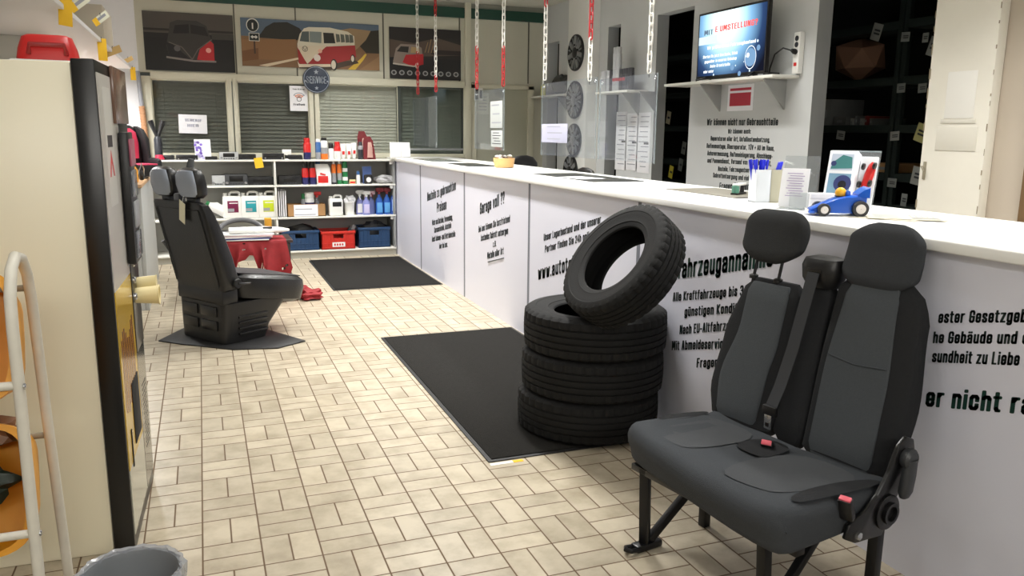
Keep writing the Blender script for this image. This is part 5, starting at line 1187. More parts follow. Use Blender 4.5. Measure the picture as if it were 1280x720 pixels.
st_('Wir prüfen Ihren Fahrzeugbestand', .16, .44, .70, .05, wt)
for k, (s, x, w_) in enumerate((('Starten Sie jetzt Ihre Suche, Stück', .10, .52), ('gegenüber in unserem Webshop', .13, .48), ('Auto-Ersatzteile', .22, .30), ('oder unter', .12, .16))): st_(s, x, .315 - .075 * k, w_, .045, wt)
for fx, fy, r_ in ((.885, .46, .022), (.90, .365, .045), (.735, .265, .014), (.715, .195, .010), (.80, .06, .018), (.28, .055, .018), (.555, .13, .045), (.60, .155, .014), (.66, .035, .040)):
    q.cyl((tw * fx, thh * fy, .0011), r_ * thh * .9, .0004, pale if r_ < .03 else bub, 18, TVM)
q.loft([[(tw * .80 + .13 * thh * math.cos(a) * s_, thh * .245 + .165 * thh * math.sin(a) * s_, z_) for a in [2 * PI * k / 30 for k in range(30)]] for s_, z_ in ((1, .0012), (.93, .0014))], wt, TVM, cap=False)
q.cyl((tw * .80, thh * .245, .0010), .125 * thh, .0003, bub, 30, TVM); q.cyl((tw * .765, thh * .28, .0012), .035 * thh, .0004, wt, 18, TVM)
q.build('screen_graphics', scr)
# power strip with plug, set-top box on the shelf
ps = at(998, 75, x=XW - .02)
t = thing('power_strip', 'white power strip with a black plug fixed upright beside the television', 'power strip', (XW - .002, ps.y, zt + .01))
MB().box(-.045, 0, -.035, .035, .0, .30, white_pl, bev=.006).build('strip_body', t)
for z in (.21, .255): MB().lathe([(.020, 0), (.020, .002), (.013, .002), (.013, .001)], c_dark, 16, TR(-.0455, 0, z) @ RY(-PI / 2)).build('socket', t)
MB().box(-.05, -.044, -.014, .014, .055, .08, c_red, bev=.002).build('switch', t)
MB().lathe([(.019, 0), (.021, .02), (.012, .045)], black_pl, 14, TR(-.045, 0, .155) @ RY(-PI / 2 + .3)).build('plug', t)
MB().tube([(-.085, 0, .165), (-.10, .08, .19), (-.11, .16, .15), (-.10, .22, .05), (-.08, .25, .006)], .006, black_pl, 8).build('cable', t)
t = thing('media_box', 'small flat black box lying on the shelf right of the television', 'media box', (4.10, at(945, 95, x=4.10).y - .12, zt + .0005)); MB().box(-.05, .05, -.10, .10, 0, .022, black_pl, bev=.004).build('box_body', t); MB().box(-.052, -.05, -.03, .03, .006, .014, c_grey).build('display', t)
# red notice
n0, n1 = at(911, 107, x=XW), at(941, 138, x=XW)
t = thing('red_notice', 'white sheet with red print under the television shelf', 'notice', (XW - .002, (n0.y + n1.y) / 2, (n0.z + n1.z) / 2))
w_, h_ = abs(n0.y - n1.y) / 2, abs(n0.z - n1.z) / 2
MB().box(-.002, 0, -w_, w_, -h_, h_, paper, bev=.0005).build('notice_sheet', t)
q = MB(); rp = C('print_crimson', 178, 40, 62); q.box(-.0028, -.002, -w_ * .82, w_ * .82, h_ * .55, h_ * .75, rp); q.box(-.0028, -.002, -w_ * .82, w_ * .82, -h_ * .62, h_ * .38, rp); q.build('red_print', t)
# services lettering on the wall board
wl = MB()
for s, a, b, pl, pr, h in [('Wir können nicht nur Gebrauchtteile', 0, 0, (883.7, 156.7), (972.5, 156.7), 8.8), ('Wir können auch:', 0, 0, (910, 167), (938.7, 167), 6),
    ('Reparaturen aller Art, Unfallinstandsetzung,', 0, 0, (888.3, 175.8), (962.5, 178), 6.2), ('Reifenmontage, Glasreparatur, TÜV + AU im Haus,', 0, 0, (883.3, 185), (968, 188.7), 6.3),
    ('Achsvermessung, Reifeneinlagerung, Abschlepp-', 0, 0, (884.2, 194.2), (965.8, 198.7), 6.3), ('und Pannendienst, Versand von Teilen Weltweit,', 0, 0, (884.2, 203.3), (964.2, 207.5), 6.3),
    ('Neuteile, Fahrzeugentsorgung,', 0, 27, (897.5, 213.8), (942.5, 216.2), 6.3), ('Schrottentsorgung und vieles mehr', 0, 28, (891.3, 221.7), (940, 226.3), 6.3), ('Fragen Sie hier !!', 0, 0, (899.2, 236.7), (941, 237.5), 8.8)]:
    wall_text(wl, s, a, b if b else len(s), pl, pr, h, letter, XW)
o = wl.build('wall_lettering'); tag(o, 'dark lettering listing repair services on the board under the television', 'lettering')
# ------------------------------------------------------------------ spray can shelf and price sheets on the next board
XS2 = 4.0; zc = at(760, 114, x=XS2).z
y1_, y0_ = at(743, 115, x=XS2).y, at(783, 113, x=XS2).y
wall_shelf('white wall shelf crowded with grey spray cans', y0_, y1_, zc, .24, (at(783, 130, x=4.1).y, at(805, 130, x=4.1).y))
proto = None; L8 = y1_ - y0_
spec = [(.03, 4.08, 0), (.10, 4.08, 0), (.17, 4.10, 0), (.24, 4.08, 0), (.31, 4.09, 0), (.45, 4.08, 0), (.53, 4.08, 0), (.62, 4.10, 0), (.72, 4.10, 0), (.81, 4.10, 0), (.90, 4.10, 0), (.45, 4.08, 1), (.53, 4.08, 1)]
sil, blk_b, red_b = mat('can_silver', (176, 178, 180), .35, .2), C('can_smoke', 64, 64, 68), C('can_red', 170, 52, 56)
pos_names = ['first', 'second', 'third', 'fourth', 'fifth', 'sixth', 'seventh', 'eighth', 'ninth', 'tenth', 'last']
for i, (f, x, lv) in enumerate(spec):
    dark = i in (2, 4, 7, 8, 9, 10)
    lab = ('%s grey spray can from the left on the crowded wall shelf' % pos_names[i]) if i < 11 else ('left' if i == 11 else 'right') + ' one of the two spray cans stacked on top of others'
    t = thing('paint_can', lab, 'spray can', (x, y1_ - .03 - f * (L8 - .06), zc + .0005 + lv * .221), group='spray cans on the wall shelf')
    h = .22; q = MB(); b1 = blk_b if dark else sil; r = .034
    q.lathe([(r * .94, 0), (r, .006), (r, .10)], b1, 18); q.lathe([(r, .10), (r, .13)], red_b if i in (5, 6, 7, 8) else b1, 18, cap=False); q.lathe([(r, .13), (r, .155), (r * .85, .165)], b1, 18, cap=False); q.build('can_body', t)
    MB().lathe([(r * .92, .158), (r * .92, .215), (r * .8, .22)], blk_b if dark else sil, 18).build('cap', t)
for i, (px0, px1, py0, py1) in enumerate(((771, 782, 140, 213), (783.5, 796, 142, 213.5), (797.5, 811, 141, 217))):
    a_, b_ = at(px0, py0, x=XW), at(px1, py1, x=XW)
    t = thing('price_sheet', ['left', 'middle', 'right'][i] + ' one of the three long white price sheets on the wall', 'price sheet', (XW - .0015, (a_.y + b_.y) / 2, (a_.z + b_.z) / 2), group='price sheets under the can shelf')
    w_, h_ = abs(a_.y - b_.y) / 2, abs(a_.z - b_.z) / 2
    MB().box(-.0015, 0, -w_, w_, -h_, h_, paper, bev=.0004).build('paper_sheet', t)
    q = MB()
    for k in range(11):
        z = h_ * (.85 - .165 * k); q.box(-.0022, -.0015, -w_ * random.uniform(.5, .85), w_ * random.uniform(.2, .8), z, z + h_ * .03, paper_ln)
    q.box(-.0024, -.0015, -w_ * .8, -w_ * .1, -h_ * .05, h_ * .02, c_dark); q.build('print_lines', t)
# shelf at the far opening with a bag and a yellow bottle
zf = at(690, 119, x=4.12).z
yA, yB_ = at(671, 120, x=4.12).y, at(712, 117, x=4.12).y
wall_shelf('white wall shelf at the far end behind the hanging panes', max(yB_, 8.78), 9.98, zf, .20, (9.2,))
o = crumple('black bag lying on the far wall shelf', 690, zf, .5, .24, 9.4, mat('bag_black', (44, 46, 46), .5), 'bag', 'black_bag'); o.location = (4.15, 9.25, zf + .0005); o.rotation_euler = (0, 0, PI / 2)
t = thing('yellow_bottle', 'narrow yellow bottle on the far wall shelf in front of the black bag', 'bottle', (4.075, 9.62, zf + .0005)); MB().lathe([(.03, 0), (.032, .01), (.032, .11), (.014, .14)], C('bottle_pale_yellow', 222, 216, 120), 16).build('bottle_body', t); MB().lathe([(.014, .138), (.014, .19)], c_white, 12).build('cap', t)
# ------------------------------------------------------------------ hubcaps on the column
hubm = mat('hubcap_silver', (134, 136, 138), .35, .4); hubd = mat('hubcap_dark', (30, 31, 33), .4, .2)
def hubcap(label, y, z, r, n, kind):
    t = thing('hubcap', label, 'hubcap', (4.098, y, z), group='hubcaps hanging on the white column'); M = RY(-PI / 2)
    MB().lathe([(r * .98, 0), (r, .01), (r * .99, .022), (r * .9, .026), (r * .88, .014), (.02, .012)], hubd, 40, M).build('rim', t)
    q = MB()
    for k in range(n):
        a = 2 * PI * k / n; q.box(.05, r * .93, -.018 if kind else -.026, .018 if kind else .026, .012, .026, hubm, M @ RZ(a) , bev=.005)
        if kind != 2: q.box(r * .45, r * .92, -.008, .008, .012, .022, hubm, M @ RZ(a + PI / n), bev=.003)
    q.build('spokes', t)
    MB().lathe([(.06, .012), (.06, .03), (.04, .036), (.001, .037)], hubm if kind != 0 else hubd, 24, M).build('hub_centre', t)
    for k in range(5): MB().lathe([(.011, 0), (.011, .012), (.006, .014)], hubd, 8, M @ TR(.085 * math.cos(2 * PI * k / 5), .085 * math.sin(2 * PI * k / 5), .024)).build('bolt_cover', t)
for i, (px, py, r, n, kd) in enumerate(((720, 66, .205, 7, 0), (718.5, 125, .215, 9, 1), (717.5, 175, .19, 10, 2), (713, 214, .19, 6, 0))):
    p = at(px, py, x=4.09)
    hubcap(('topmost dark hubcap hanging on the white column', 'large grey hubcap with many spokes, second from the top of the column', 'small grey hubcap with ten spokes, third from the top of the column', 'lowest dark hubcap, half hidden behind the counter edge')[i], p.y, p.z, r, n, kd)
# office chair backs seen over the counter
for i, px in enumerate((655, 735)):
    p = at(px, 205 if i == 0 else 212, x=3.15)
    t = thing('office_chair', ('black office chair back showing behind the wooden bowl', 'black office chair hidden behind the far dark counter mat')[i], 'office chair', (3.2, p.y + .1, 0), .5 + i, 'office chairs behind the counter')
    dz = .06 if i == 0 else 0
    MB().loft([sring(0, 0, .72, .20, .04, 26, 4), sring(0, .01, .9, .23, .045, 26, 4), sring(0, .02, 1.10 + dz, .22, .04, 26, 3), sring(0, .025, 1.16 + dz, .16, .03, 26, 2.5), sring(0, .025, 1.18 + dz, .07, .015, 26, 2)], black_pl).build('backrest', t)
    MB().loft([sring(0, -.28, .47, .22, .20, 26, 4), sring(0, -.28, .52, .24, .22, 26, 4), sring(0, -.28, .545, .2, .18, 26, 4)], black_pl).build('seat', t)
    MB().tube([(0, -.28, .08), (0, -.28, .47)], .028, black_metal, 12).build('column', t); MB().tube([(0, -.15, .46), (0, .03, .55), (0, .045, .8)], .02, black_metal, 8).build('back_bar', t)
    for k in range(5): a = 2 * PI * k / 5; q = MB().tube([(0, -.28, .10), (.28 * math.cos(a), -.28 + .28 * math.sin(a), .07)], .02, black_pl, 8).build('base_arm', t); MB().lathe([(.028, -.02), (.028, .02)], black_pl, 14, TR(.28 * math.cos(a), -.28 + .28 * math.sin(a), .03) @ RX(PI / 2)).build('caster', q)

# ------------------------------------------------------------------ hanging panes on red and white chains
XH_ = 2.5; cw, cr_ = mat('chain_white', (228, 226, 220), .4), mat('chain_red', (186, 34, 42), .4)
def chain(label, px, py_end, py_change, top_red, y=None):
    a_ = at(px, py_end, x=XH_); y = a_.y if y is None else y; z0 = a_.z
    zc_ = [at(px, p_, x=XH_).z for p_ in py_change]
    t = thing('plastic_chain', label, 'chain', (XH_, y, 3.049), group='red and white chains holding the clear panes')
    secs = {}
    k = 0; z = z0
    while z < 3.04:
        zz = z + .022; cnt = sum(1 for c_ in zc_ if zz > c_)       # changes below this link
        # list runs from the bottom upwards
        red = (cnt % 2 == 0) if top_red[0] else (cnt % 2 == 1)
        mb_ = secs.setdefault('red_links' if red else 'white_links', MB())
        M = TR(0, 0, z + .027 - 3.049) @ RZ(k % 2 * PI / 2 + .35)
        pts = [(.0145 * math.cos(t_), 0, (.020 if math.sin(t_) > 0 else -.020) + .0145 * math.sin(t_)) for t_ in [2 * PI * j / 12 + PI / 12 for j in range(12)]]
        mb_.tube(pts, .005, cr_ if red else cw, 6, M, closed=True)
        z += .054; k += 1
    for nm, mb_ in secs.items(): mb_.build(nm, t)
    MB().tube([(0, 0, z0 - 3.049 + .012), (0, .006, z0 - 3.049 - .005), (0, 0, z0 - 3.049 - .03), (0, -.006, z0 - 3.049 - .012)], .002, c_dark, 6).build('wire_hook', t)
    return y, z0
# bottom colour first: True = red at the bottom
chain('farthest chain, red lower end in front of the right bus poster', 522.5, 117, (68,), (True,))
chain('second farthest chain, white stretch over the right bus poster', 545, 114, (94, 22), (True,))
chain('chain with red end left of the door papers', 596, 110, (62,), (True,))
chain('chain with red end in the middle of the greenish door', 629, 107, (62,), (True,))
chain('white chain left of the hubcap column', 681, 99, (8,), (False,))
chain('chain with long red top right of the hubcap column', 737, 100, (47,), (False,))
chain('nearest chain, all white, left of the television opening', 811.5, 90, (), (False,))
pane_m = glass_mat('acrylic_pane', (246, 248, 248), 1.1, .02, .05, (196, 200, 214))
pe = glass_mat('acrylic_edge', (225, 232, 234), 1.0, .05, .35, (190, 200, 204))
def pane(label, ya, yb, z0, z1):
    t = thing('acrylic_pane', label, 'pane', (XH_, (ya + yb) / 2, z0), group='clear panes hanging over the counter')
    w_ = (ya - yb) / 2
    MB().box(-.002, .002, -w_, w_, 0, z1 - z0, pane_m).build('sheet', t)
    for s_ in (-1, 1):
        MB().box(-.0022, .0022, s_ * w_ - .0015, s_ * w_ + .0015, 0, z1 - z0, pe).build('edge', t)
        MB().lathe([(.007, -.0035), (.009, -.0035), (.009, .0035), (.007, .0035)], steel, 12, TR(0, s_ * (w_ - .03), z1 - z0 - .025) @ RY(PI / 2), closed=True).build('eyelet', t)
    return t
pane('farthest clear pane hanging by the right window', at(517, 150, x=XH_).y, at(546, 150, x=XH_).y, 1.30, 1.87)
pB = pane('clear pane in front of the door with papers taped on it', at(594, 150, x=XH_).y, at(630, 150, x=XH_).y, 1.32, 1.86)
pane('clear pane left of and across the hubcap column', at(677, 150, x=XH_).y, at(745, 150, x=XH_).y, 1.31, 1.85)
pane('nearest clear pane in front of the price sheets', at(749, 150, x=XH_).y, at(820, 150, x=XH_).y, 1.31, 1.83)
def sheet_on(label, px0, py0, px1, py1, X, m=paper, name='paper_notice', lines=4, cat='paper', grp=None, parent=None, ln=None):
    a_, b_ = at(px0, py0, x=X), at(px1, py1, x=X); w_, h_ = abs(a_.y - b_.y) / 2, abs(a_.z - b_.z) / 2
    t = thing(name, label, cat, (X, (a_.y + b_.y) / 2, (a_.z + b_.z) / 2), group=grp)
    MB().box(-.0012, 0, -w_, w_, -h_, h_, m, bev=.0003).build('paper_sheet', t); q = MB()
    for k in range(lines): z = h_ * (.7 - 1.3 * k / max(1, lines - 1)); q.box(-.0018, -.0012, -w_ * random.uniform(.4, .8), w_ * random.uniform(.4, .8), z - h_ * .05, z + h_ * .05, ln or paper_ln)
    q.build('print_lines', t); return t
sheet_on('white paper with dark print low on the pane before the door', 614, 163, 628, 184, XH_ - .0025, mat('paper_dim', (176, 180, 178), .8), lines=5, ln=c_dark)
sheet_on('narrow white paper above it on the pane before the door', 613, 127, 628, 160, XH_ - .0025, mat('paper_dim', (176, 180, 178), .8), lines=3)
sheet_on('pale paper at the left edge of the pane in front of the column', 677.5, 155, 709, 179, XH_ - .0025, mat('paper_lilac', (172, 172, 192), .8), lines=3)
# switch and papers on the back wall door
t = thing('light_switch', 'black and white switch box beside the door frame', 'switch', (at(597.5, 118, y=YB - .02).x, YB - .021, at(597.5, 118, y=YB - .02).z)); MB().box(-.055, .055, -.03, 0, -.075, .075, c_white, bev=.004).build('switch_plate', t)
q = MB(); q.box(-.045, -.005, -.034, -.03, .01, .065, c_black, bev=.003); q.box(-.045, -.005, -.034, -.03, -.065, -.01, c_black, bev=.003); q.box(.01, .045, -.034, -.03, -.05, .05, c_dark, bev=.003); q.build('rocker', t)
def back_sheet(label, px0, py0, px1, py1, m, y=YB - .001, name='paper_notice', cat='paper', rot=0, grp=None):
    a_, b_ = at(px0, py0, y=y), at(px1, py1, y=y); w_, h_ = abs(a_.x - b_.x) / 2, abs(a_.z - b_.z) / 2
    t = thing(name, label, cat, ((a_.x + b_.x) / 2, y, (a_.z + b_.z) / 2), rot=(0, rot, 0), group=grp); MB().box(-w_, w_, -.0015, 0, -h_, h_, m, bev=.0003).build('paper_sheet', t); return t, w_, h_
t, w_, h_ = back_sheet('pale paper taped on the door right of the switch box', 596, 116, 611, 143, mat('paper_greenish', (206, 206, 190), .8), YB + .0135)
q = MB()
for k in range(5): q.box(-w_ * .7, w_ * .6, -.002, -.0015, h_ * (.6 - .3 * k), h_ * (.66 - .3 * k), paper_ln)
q.build('print_lines', t)
t, w_, h_ = back_sheet('white handwritten notice taped on the leftmost window', 222.5, 143, 259.5, 167, paper, YB + .0085, rot=.02)
q = MB()
for k, (a_, b_) in enumerate(((-.55, .65), (-.4, .4))): text_in(q, ('VERKAUF', 'HIER')[k], frame((a_ * w_, -.0022, h_ * (.25 - .55 * k)), (1, 0, 0), (0, 0, 1)), width=(b_ - a_) * w_, cap=h_ * .3, m=C('faint_print', 176, 178, 196))
q.build('handwriting', t)
t, w_, h_ = back_sheet('white wireless network poster with orange arcs on the second window', 361.5, 107, 386, 139, paper, YB + .0085, 'wireless_poster', 'poster')
q = MB(); F0 = frame((0, -.0022, 0), (1, 0, 0), (0, 0, 1))
text_in(q, 'freies WLAN hier', F0 @ TR(-w_ * .65, h_ * .68, 0), width=w_ * 1.3, cap=h_ * .11, m=c_dark); text_in(q, 'Freifunk', F0 @ TR(-w_ * .62, -h_ * .56, 0), width=w_ * 1.24, cap=h_ * .17, m=c_dark)
for r_, c_, wd in ((.78, c_dark, .05), (.60, c_orange, .08), (.42, C('arc_brown', 190, 110, 80), .06)):
    q.loft([[(r_ * w_ * math.cos(a), -.12 * h_ + r_ * w_ * math.sin(a), 0) for a in [PI * (.22 + .56 * k / 16) for k in range(17)]], [((r_ - wd) * w_ * math.cos(a), -.12 * h_ + (r_ - wd) * w_ * math.sin(a), 0) for a in [PI * (.22 + .56 * k / 16) for k in range(17)]]], c_, F0, cap=False)
q.lathe([(w_ * .26, 0), (w_ * .20, 0)], c_dark, 24, F0 @ TR(0, -.06 * h_, 0), cap=False); q.build('poster_print', t)
# ------------------------------------------------------------------ posters over the windows
PZ0, PZ1 = 2.13, 2.73
def flat(name): return None
class Pic:
    """poster print: thin inks laid over each other on a board in the x-z plane, drawn in pixels of the poster"""
    def __init__(s, x0, z1, scale, y): s.q = MB(); s.x0, s.z1, s.k, s.y, s.n = x0, z1, scale, y, 0
    def poly(s, pts, col, name=None):
        s.n += 1; m = mat('ink_%d_%d_%d' % col, col, .55)
        b = bmesh.new(); vs = [b.verts.new((x * s.k, -s.y_off(), -y * s.ky)) for x, y in pts]; b.faces.new(vs); bmesh.ops.triangulate(b, faces=list(b.faces)); s.q.bm(b, m)
        return s
    def y_off(s): return .004 + .00025 * s.n
    def rect(s, x0, y0, x1, y1, col): return s.poly([(x0, y0), (x1, y0), (x1, y1), (x0, y1)], col)
    def ell(s, cx, cy, rx, ry, col, n=18): return s.poly([(cx + rx * math.cos(2 * PI * i / n), cy + ry * math.sin(2 * PI * i / n)) for i in range(n)], col)
    def line(s, pts, w, col):
        for (a, b), (c, d) in zip(pts, pts[1:]):
            L_ = math.hypot(c - a, d - b) or 1; nx, ny = -(d - b) / L_ * w / 2, (c - a) / L_ * w / 2; s.n += 0; s.poly([(a + nx, b + ny), (c + nx, d + ny), (c - nx, d - ny), (a - nx, b - ny)], col); s.n -= 1
        s.n += 1; return s
def poster(label, x0, x1, z0, z1, draw, W_, H_):
    t = thing('van_poster', label, 'poster', (x0, YB - .0085, z1), group='van posters above the windows')
    MB().box(0, x1 - x0, -.004, 0, -(z1 - z0), 0, mat('poster_board', (30, 28, 28), .6)).build('poster_board', t)
    p = Pic(0, 0, (x1 - x0) / W_, YB); p.ky = (z1 - z0) / H_; draw(p); p.q.build('poster_print', t); return t
def draw_mid(p):   # 522 x 200 : crop of the middle poster, three times photo size
    p.rect(0, 0, 522, 176, (92, 106, 120)); p.rect(0, 66, 522, 176, (126, 94, 64)); p.poly([(0, 0), (522, 0), (522, 40), (240, 40), (0, 66)], (84, 100, 118))
    p.poly([(60, 70), (90, 30), (120, 12), (170, 8), (215, 28), (240, 60), (200, 74)], (38, 36, 30)); p.poly([(430, 70), (450, 30), (522, 20), (522, 110), (470, 110)], (44, 38, 26))
    p.poly([(0, 80), (200, 70), (200, 150), (0, 150)], (138, 100, 64)); p.poly([(0, 122), (60, 108), (60, 150), (0, 160)], (116, 78, 46)); p.poly([(60, 172), (205, 138), (210, 144), (90, 176)], (214, 196, 168))
    p.poly([(340, 176), (440, 90), (470, 60), (490, 24), (410, 18), (330, 36), (300, 100), (280, 176)], (150, 124, 92)); p.poly([(440, 176), (522, 120), (522, 176)], (140, 108, 74)); p.poly([(395, 176), (448, 132), (466, 112), (472, 116), (456, 140), (425, 176)], (206, 170, 60))
    p.poly([(205, 160), (430, 140), (440, 150), (330, 180), (210, 178)], (70, 56, 44))
    p.poly([(215, 50), (232, 28), (250, 22), (330, 20), (400, 32), (424, 48), (426, 100), (205, 108), (205, 86)], (214, 206, 186))      # roof and upper body
    p.poly([(300, 100), (316, 92), (426, 82), (430, 126), (400, 140), (330, 160), (300, 162)], (158, 40, 40))
    p.poly([(205, 94), (318, 88), (262, 140), (240, 160), (222, 132)], (214, 200, 176)); p.poly([(204, 98), (222, 130), (240, 163), (208, 160)], (158, 40, 40)); p.poly([(240, 163), (262, 138), (318, 90), (330, 160)], (158, 40, 40))
    p.poly([(214, 76), (224, 40), (250, 38), (250, 78)], (84, 92, 92)); p.poly([(252, 78), (252, 38), (298, 38), (296, 80)], (128, 138, 136)); p.poly([(306, 80), (304, 40), (344, 40), (350, 78)], (42, 40, 36))
    for x in (354, 372, 390, 406): p.poly([(x, 74), (x - 2, 42), (x + 12, 44), (x + 15, 72)], (98, 100, 92))
    p.ell(278, 136, 13, 13, (226, 214, 204)); p.ell(290, 110, 8, 8, (222, 170, 150)); p.ell(233, 104, 11, 11, (120, 108, 96)); p.ell(233, 104, 8.5, 8.5, (206, 194, 172)); p.line([(226, 98), (233, 111), (240, 98)], 2, (120, 108, 96))
    p.poly([(203, 152), (210, 162), (330, 158), (332, 168), (208, 174)], (222, 206, 182)); p.ell(342, 160, 13, 22, (40, 34, 30)); p.ell(340, 160, 9, 17, (212, 202, 184)); p.ell(416, 134, 9, 16, (40, 34, 30)); p.ell(415, 134, 6, 12, (206, 196, 180))
    p.ell(43, 26, 23, 25, (216, 214, 206)); p.ell(43, 27, 20, 22, (30, 36, 34)); p.line([(43, 18), (43, 40)], 5, (216, 214, 206)); p.rect(28, 54, 66, 84, (216, 214, 206)); p.rect(30, 56, 64, 82, (30, 36, 34)); p.line([(36, 69), (58, 69)], 5, (216, 214, 206)); p.poly([(34, 69), (42, 62), (42, 76)], (216, 214, 206)); p.poly([(60, 69), (52, 62), (52, 76)], (216, 214, 206)); p.rect(44, 84, 50, 130, (70, 48, 34))
def draw_left(p):  # 112 x 78
    p.rect(0, 0, 112, 78, (24, 22, 22)); p.rect(0, 0, 112, 28, (74, 68, 62)); p.rect(0, 22, 112, 25, (34, 30, 28)); p.rect(84, 26, 112, 44, (58, 54, 50)); p.rect(0, 34, 112, 78, (18, 17, 18))
    p.poly([(30, 30), (33, 14), (42, 10), (66, 10), (78, 16), (82, 30), (86, 40), (86, 62), (30, 62), (27, 44)], (52, 48, 46)); p.poly([(36, 28), (39, 17), (56, 15), (56, 27)], (22, 20, 20)); p.poly([(58, 27), (58, 15), (76, 18), (80, 30)], (26, 24, 22))
    p.poly([(27, 40), (34, 42), (56, 62), (30, 62)], (22, 20, 22)); p.poly([(64, 62), (68, 48), (82, 36), (86, 40), (86, 64)], (176, 34, 40)); p.line([(30, 40), (46, 46), (58, 62), (66, 48), (84, 34)], 1.2, (96, 88, 82)); p.ell(40, 48, 4, 4, (86, 84, 84)); p.ell(79, 49, 3.4, 3.4, (226, 160, 150)); p.line([(26, 60), (60, 64), (88, 64)], 2.6, (126, 118, 114))
def draw_right(p):  # 90 x 68
    p.rect(0, 0, 90, 68, (32, 27, 26)); p.poly([(0, 16), (30, 20), (60, 12), (90, 20), (90, 34), (0, 40)], (84, 70, 60)); p.rect(52, 28, 90, 34, (40, 30, 28)); p.rect(0, 40, 90, 68, (20, 18, 19))
    p.poly([(4, 46), (8, 28), (14, 22), (34, 22), (40, 26), (42, 46), (34, 50), (10, 50)], (140, 126, 118)); p.poly([(9, 32), (14, 25), (24, 25), (23, 33)], (40, 36, 34)); p.poly([(26, 33), (27, 25), (36, 26), (38, 33)], (176, 148, 104)); p.poly([(16, 46), (20, 36), (42, 34), (42, 48), (30, 52)], (184, 36, 44)); p.line([(4, 48), (30, 51), (34, 50)], 2, (190, 182, 172)); p.ell(34, 50, 2.5, 4, (200, 190, 180))
    for x, h in ((44, 14), (48, 18), (52, 16), (55, 12)): p.line([(x, 32), (x + 4, 32 - h)], .9, (150, 124, 90))
    for i in range(9): p.ell(5 + i * 9.8, 60, 3.4, 3.4, (150, 150, 150)); p.ell(5 + i * 9.8, 60, 2.0, 2.0, (52, 50, 52))
poster('left dark poster of an old van front with one red side', -.51, .425, 2.115, 2.74, draw_left, 112, 78)
poster('large middle poster of a red and white van on a country road', .505, 2.085, 2.195, 2.725, draw_mid, 522, 176)
poster('right dark poster of a red and white van at night with a row of wheels', 2.21, 3.115, 2.11, 2.715, draw_right, 90, 68)
p = at(395.5, 99.5, y=YB - .05)
t = thing('service_sign', 'round dark blue tin sign lettered SERVICE over the window post', 'sign', (p.x, YB - .04, p.z)); r_ = 16.5 * PXM * 1.03; M = RX(PI / 2)
MB().lathe([(r_, 0), (r_ * 1.0, .008), (r_ * .96, .012), (.001, .012)], mat('sign_navy', (48, 58, 76), .5, vary=.2, vscale=20), 44, M).build('sign_disc', t)
q = MB(); lg = C('sign_print', 158, 166, 176); F0 = frame((0, -.0126, 0), (1, 0, 0), (0, 0, 1))
PW = .10; PH = .10
text_in(q, 'SERVICE', F0 @ TR(-r_ * .74, -r_ * .28, 0), width=r_ * 1.48, cap=r_ * .52, m=lg)
PW = .17; PH = .145
for cx, cy, s_ in ((0, .55, .2), (0, -.62, .16), (-.82, -.12, .1), (.82, -.12, .1)):
    q.add([(r_ * (cx + s_ * (1 if k % 2 == 0 else .42) * math.sin(PI * k / 5)), r_ * (cy + s_ * (1 if k % 2 == 0 else .42) * math.cos(PI * k / 5)), 0) for k in range(10)] + [(r_ * cx, r_ * cy, 0)], [(k, (k + 1) % 10, 10) for k in range(10)], lg, F0)
q.lathe([(r_ * .94, 0), (r_ * .90, 0)], lg, 44, F0, cap=False); q.build('sign_lettering', t)

# ------------------------------------------------------------------ things on the worktop
def pad(label, x0, x1, y0, y1, m, rz=0, th=.004, name='counter_pad', cat='desk pad'):
    t = thing(name, label, cat, ((x0 + x1) / 2, (y0 + y1) / 2, ZT + .0005), rz, group='thin dark pads lying on the worktop'); a, b = (x1 - x0) / 2, (y1 - y0) / 2
    MB().box(-a, a, -b, b, 0, th, m, bev=.001).build('pad_sheet', t); MB().box(-a, a, -b, -b + .012, th, th + .0012, c_dark).build('pad_edge', t); return t
padm = mat('pad_dark', (50, 52, 50), .35)
pad('large dark pad with a white paper on it, in front of the hubcap column', 2.40, 2.78, 4.80, 5.86, padm)
t = thing('paper_sheet', 'white paper lying on the large dark counter pad', 'paper', (2.50, 5.18, ZT + .0062), .2); MB().box(-.10, .10, -.15, .15, 0, .001, paper).build('sheet', t)
pad('dark pad left of the wooden bowl', 2.30, 2.60, 7.15, 7.95, padm)
pad('glossy thin pad near the far white card holders', 2.28, 2.62, 8.3, 9.3, mat('pad_glossy', (120, 124, 120), .1))
pad('grey brown pad before the service board', 2.52, 2.86, 3.42, 4.10, mat('pad_taupe', (112, 108, 96), .5))
for i, px in enumerate((494.5, 507)):
    p = at(px, 192, y=9.55)
    t = thing('card_holder', ('left', 'right')[i] + ' one of two white card holders at the far end of the counter', 'card holder', (p.x, 9.55, ZT + .0005), -.1 + .25 * i, 'white card holders at the far counter end')
    MB().box(-.065, .065, 0, .005, .008, .185, white_pl, RX(-.15), bev=.001).build('back_plate', t); MB().box(-.065, .065, -.045, .03, 0, .008, white_pl, bev=.002).build('base', t); MB().box(-.055, .055, -.022, -.003, .012, .11, paper, RX(-.15), bev=.002).build('cards', t)
p = at(630.5, 209, z=ZT)
t = thing('wooden_bowl', 'small wooden bowl of sweets on the worktop', 'bowl', (2.56, at(630, 207, x=2.56).y, ZT + .0005))
wood = mat('bowl_wood', (206, 162, 104), .5, vary=.08, vscale=20)
MB().lathe([(.07, 0), (.085, .004), (.094, .05), (.098, .085), (.092, .087), (.087, .05), (.075, .012), (.001, .010)], wood, 32).build('bowl_body', t)
swc = [(40, 38, 40), (232, 230, 226), (120, 70, 50), (236, 232, 220), (56, 40, 36)]
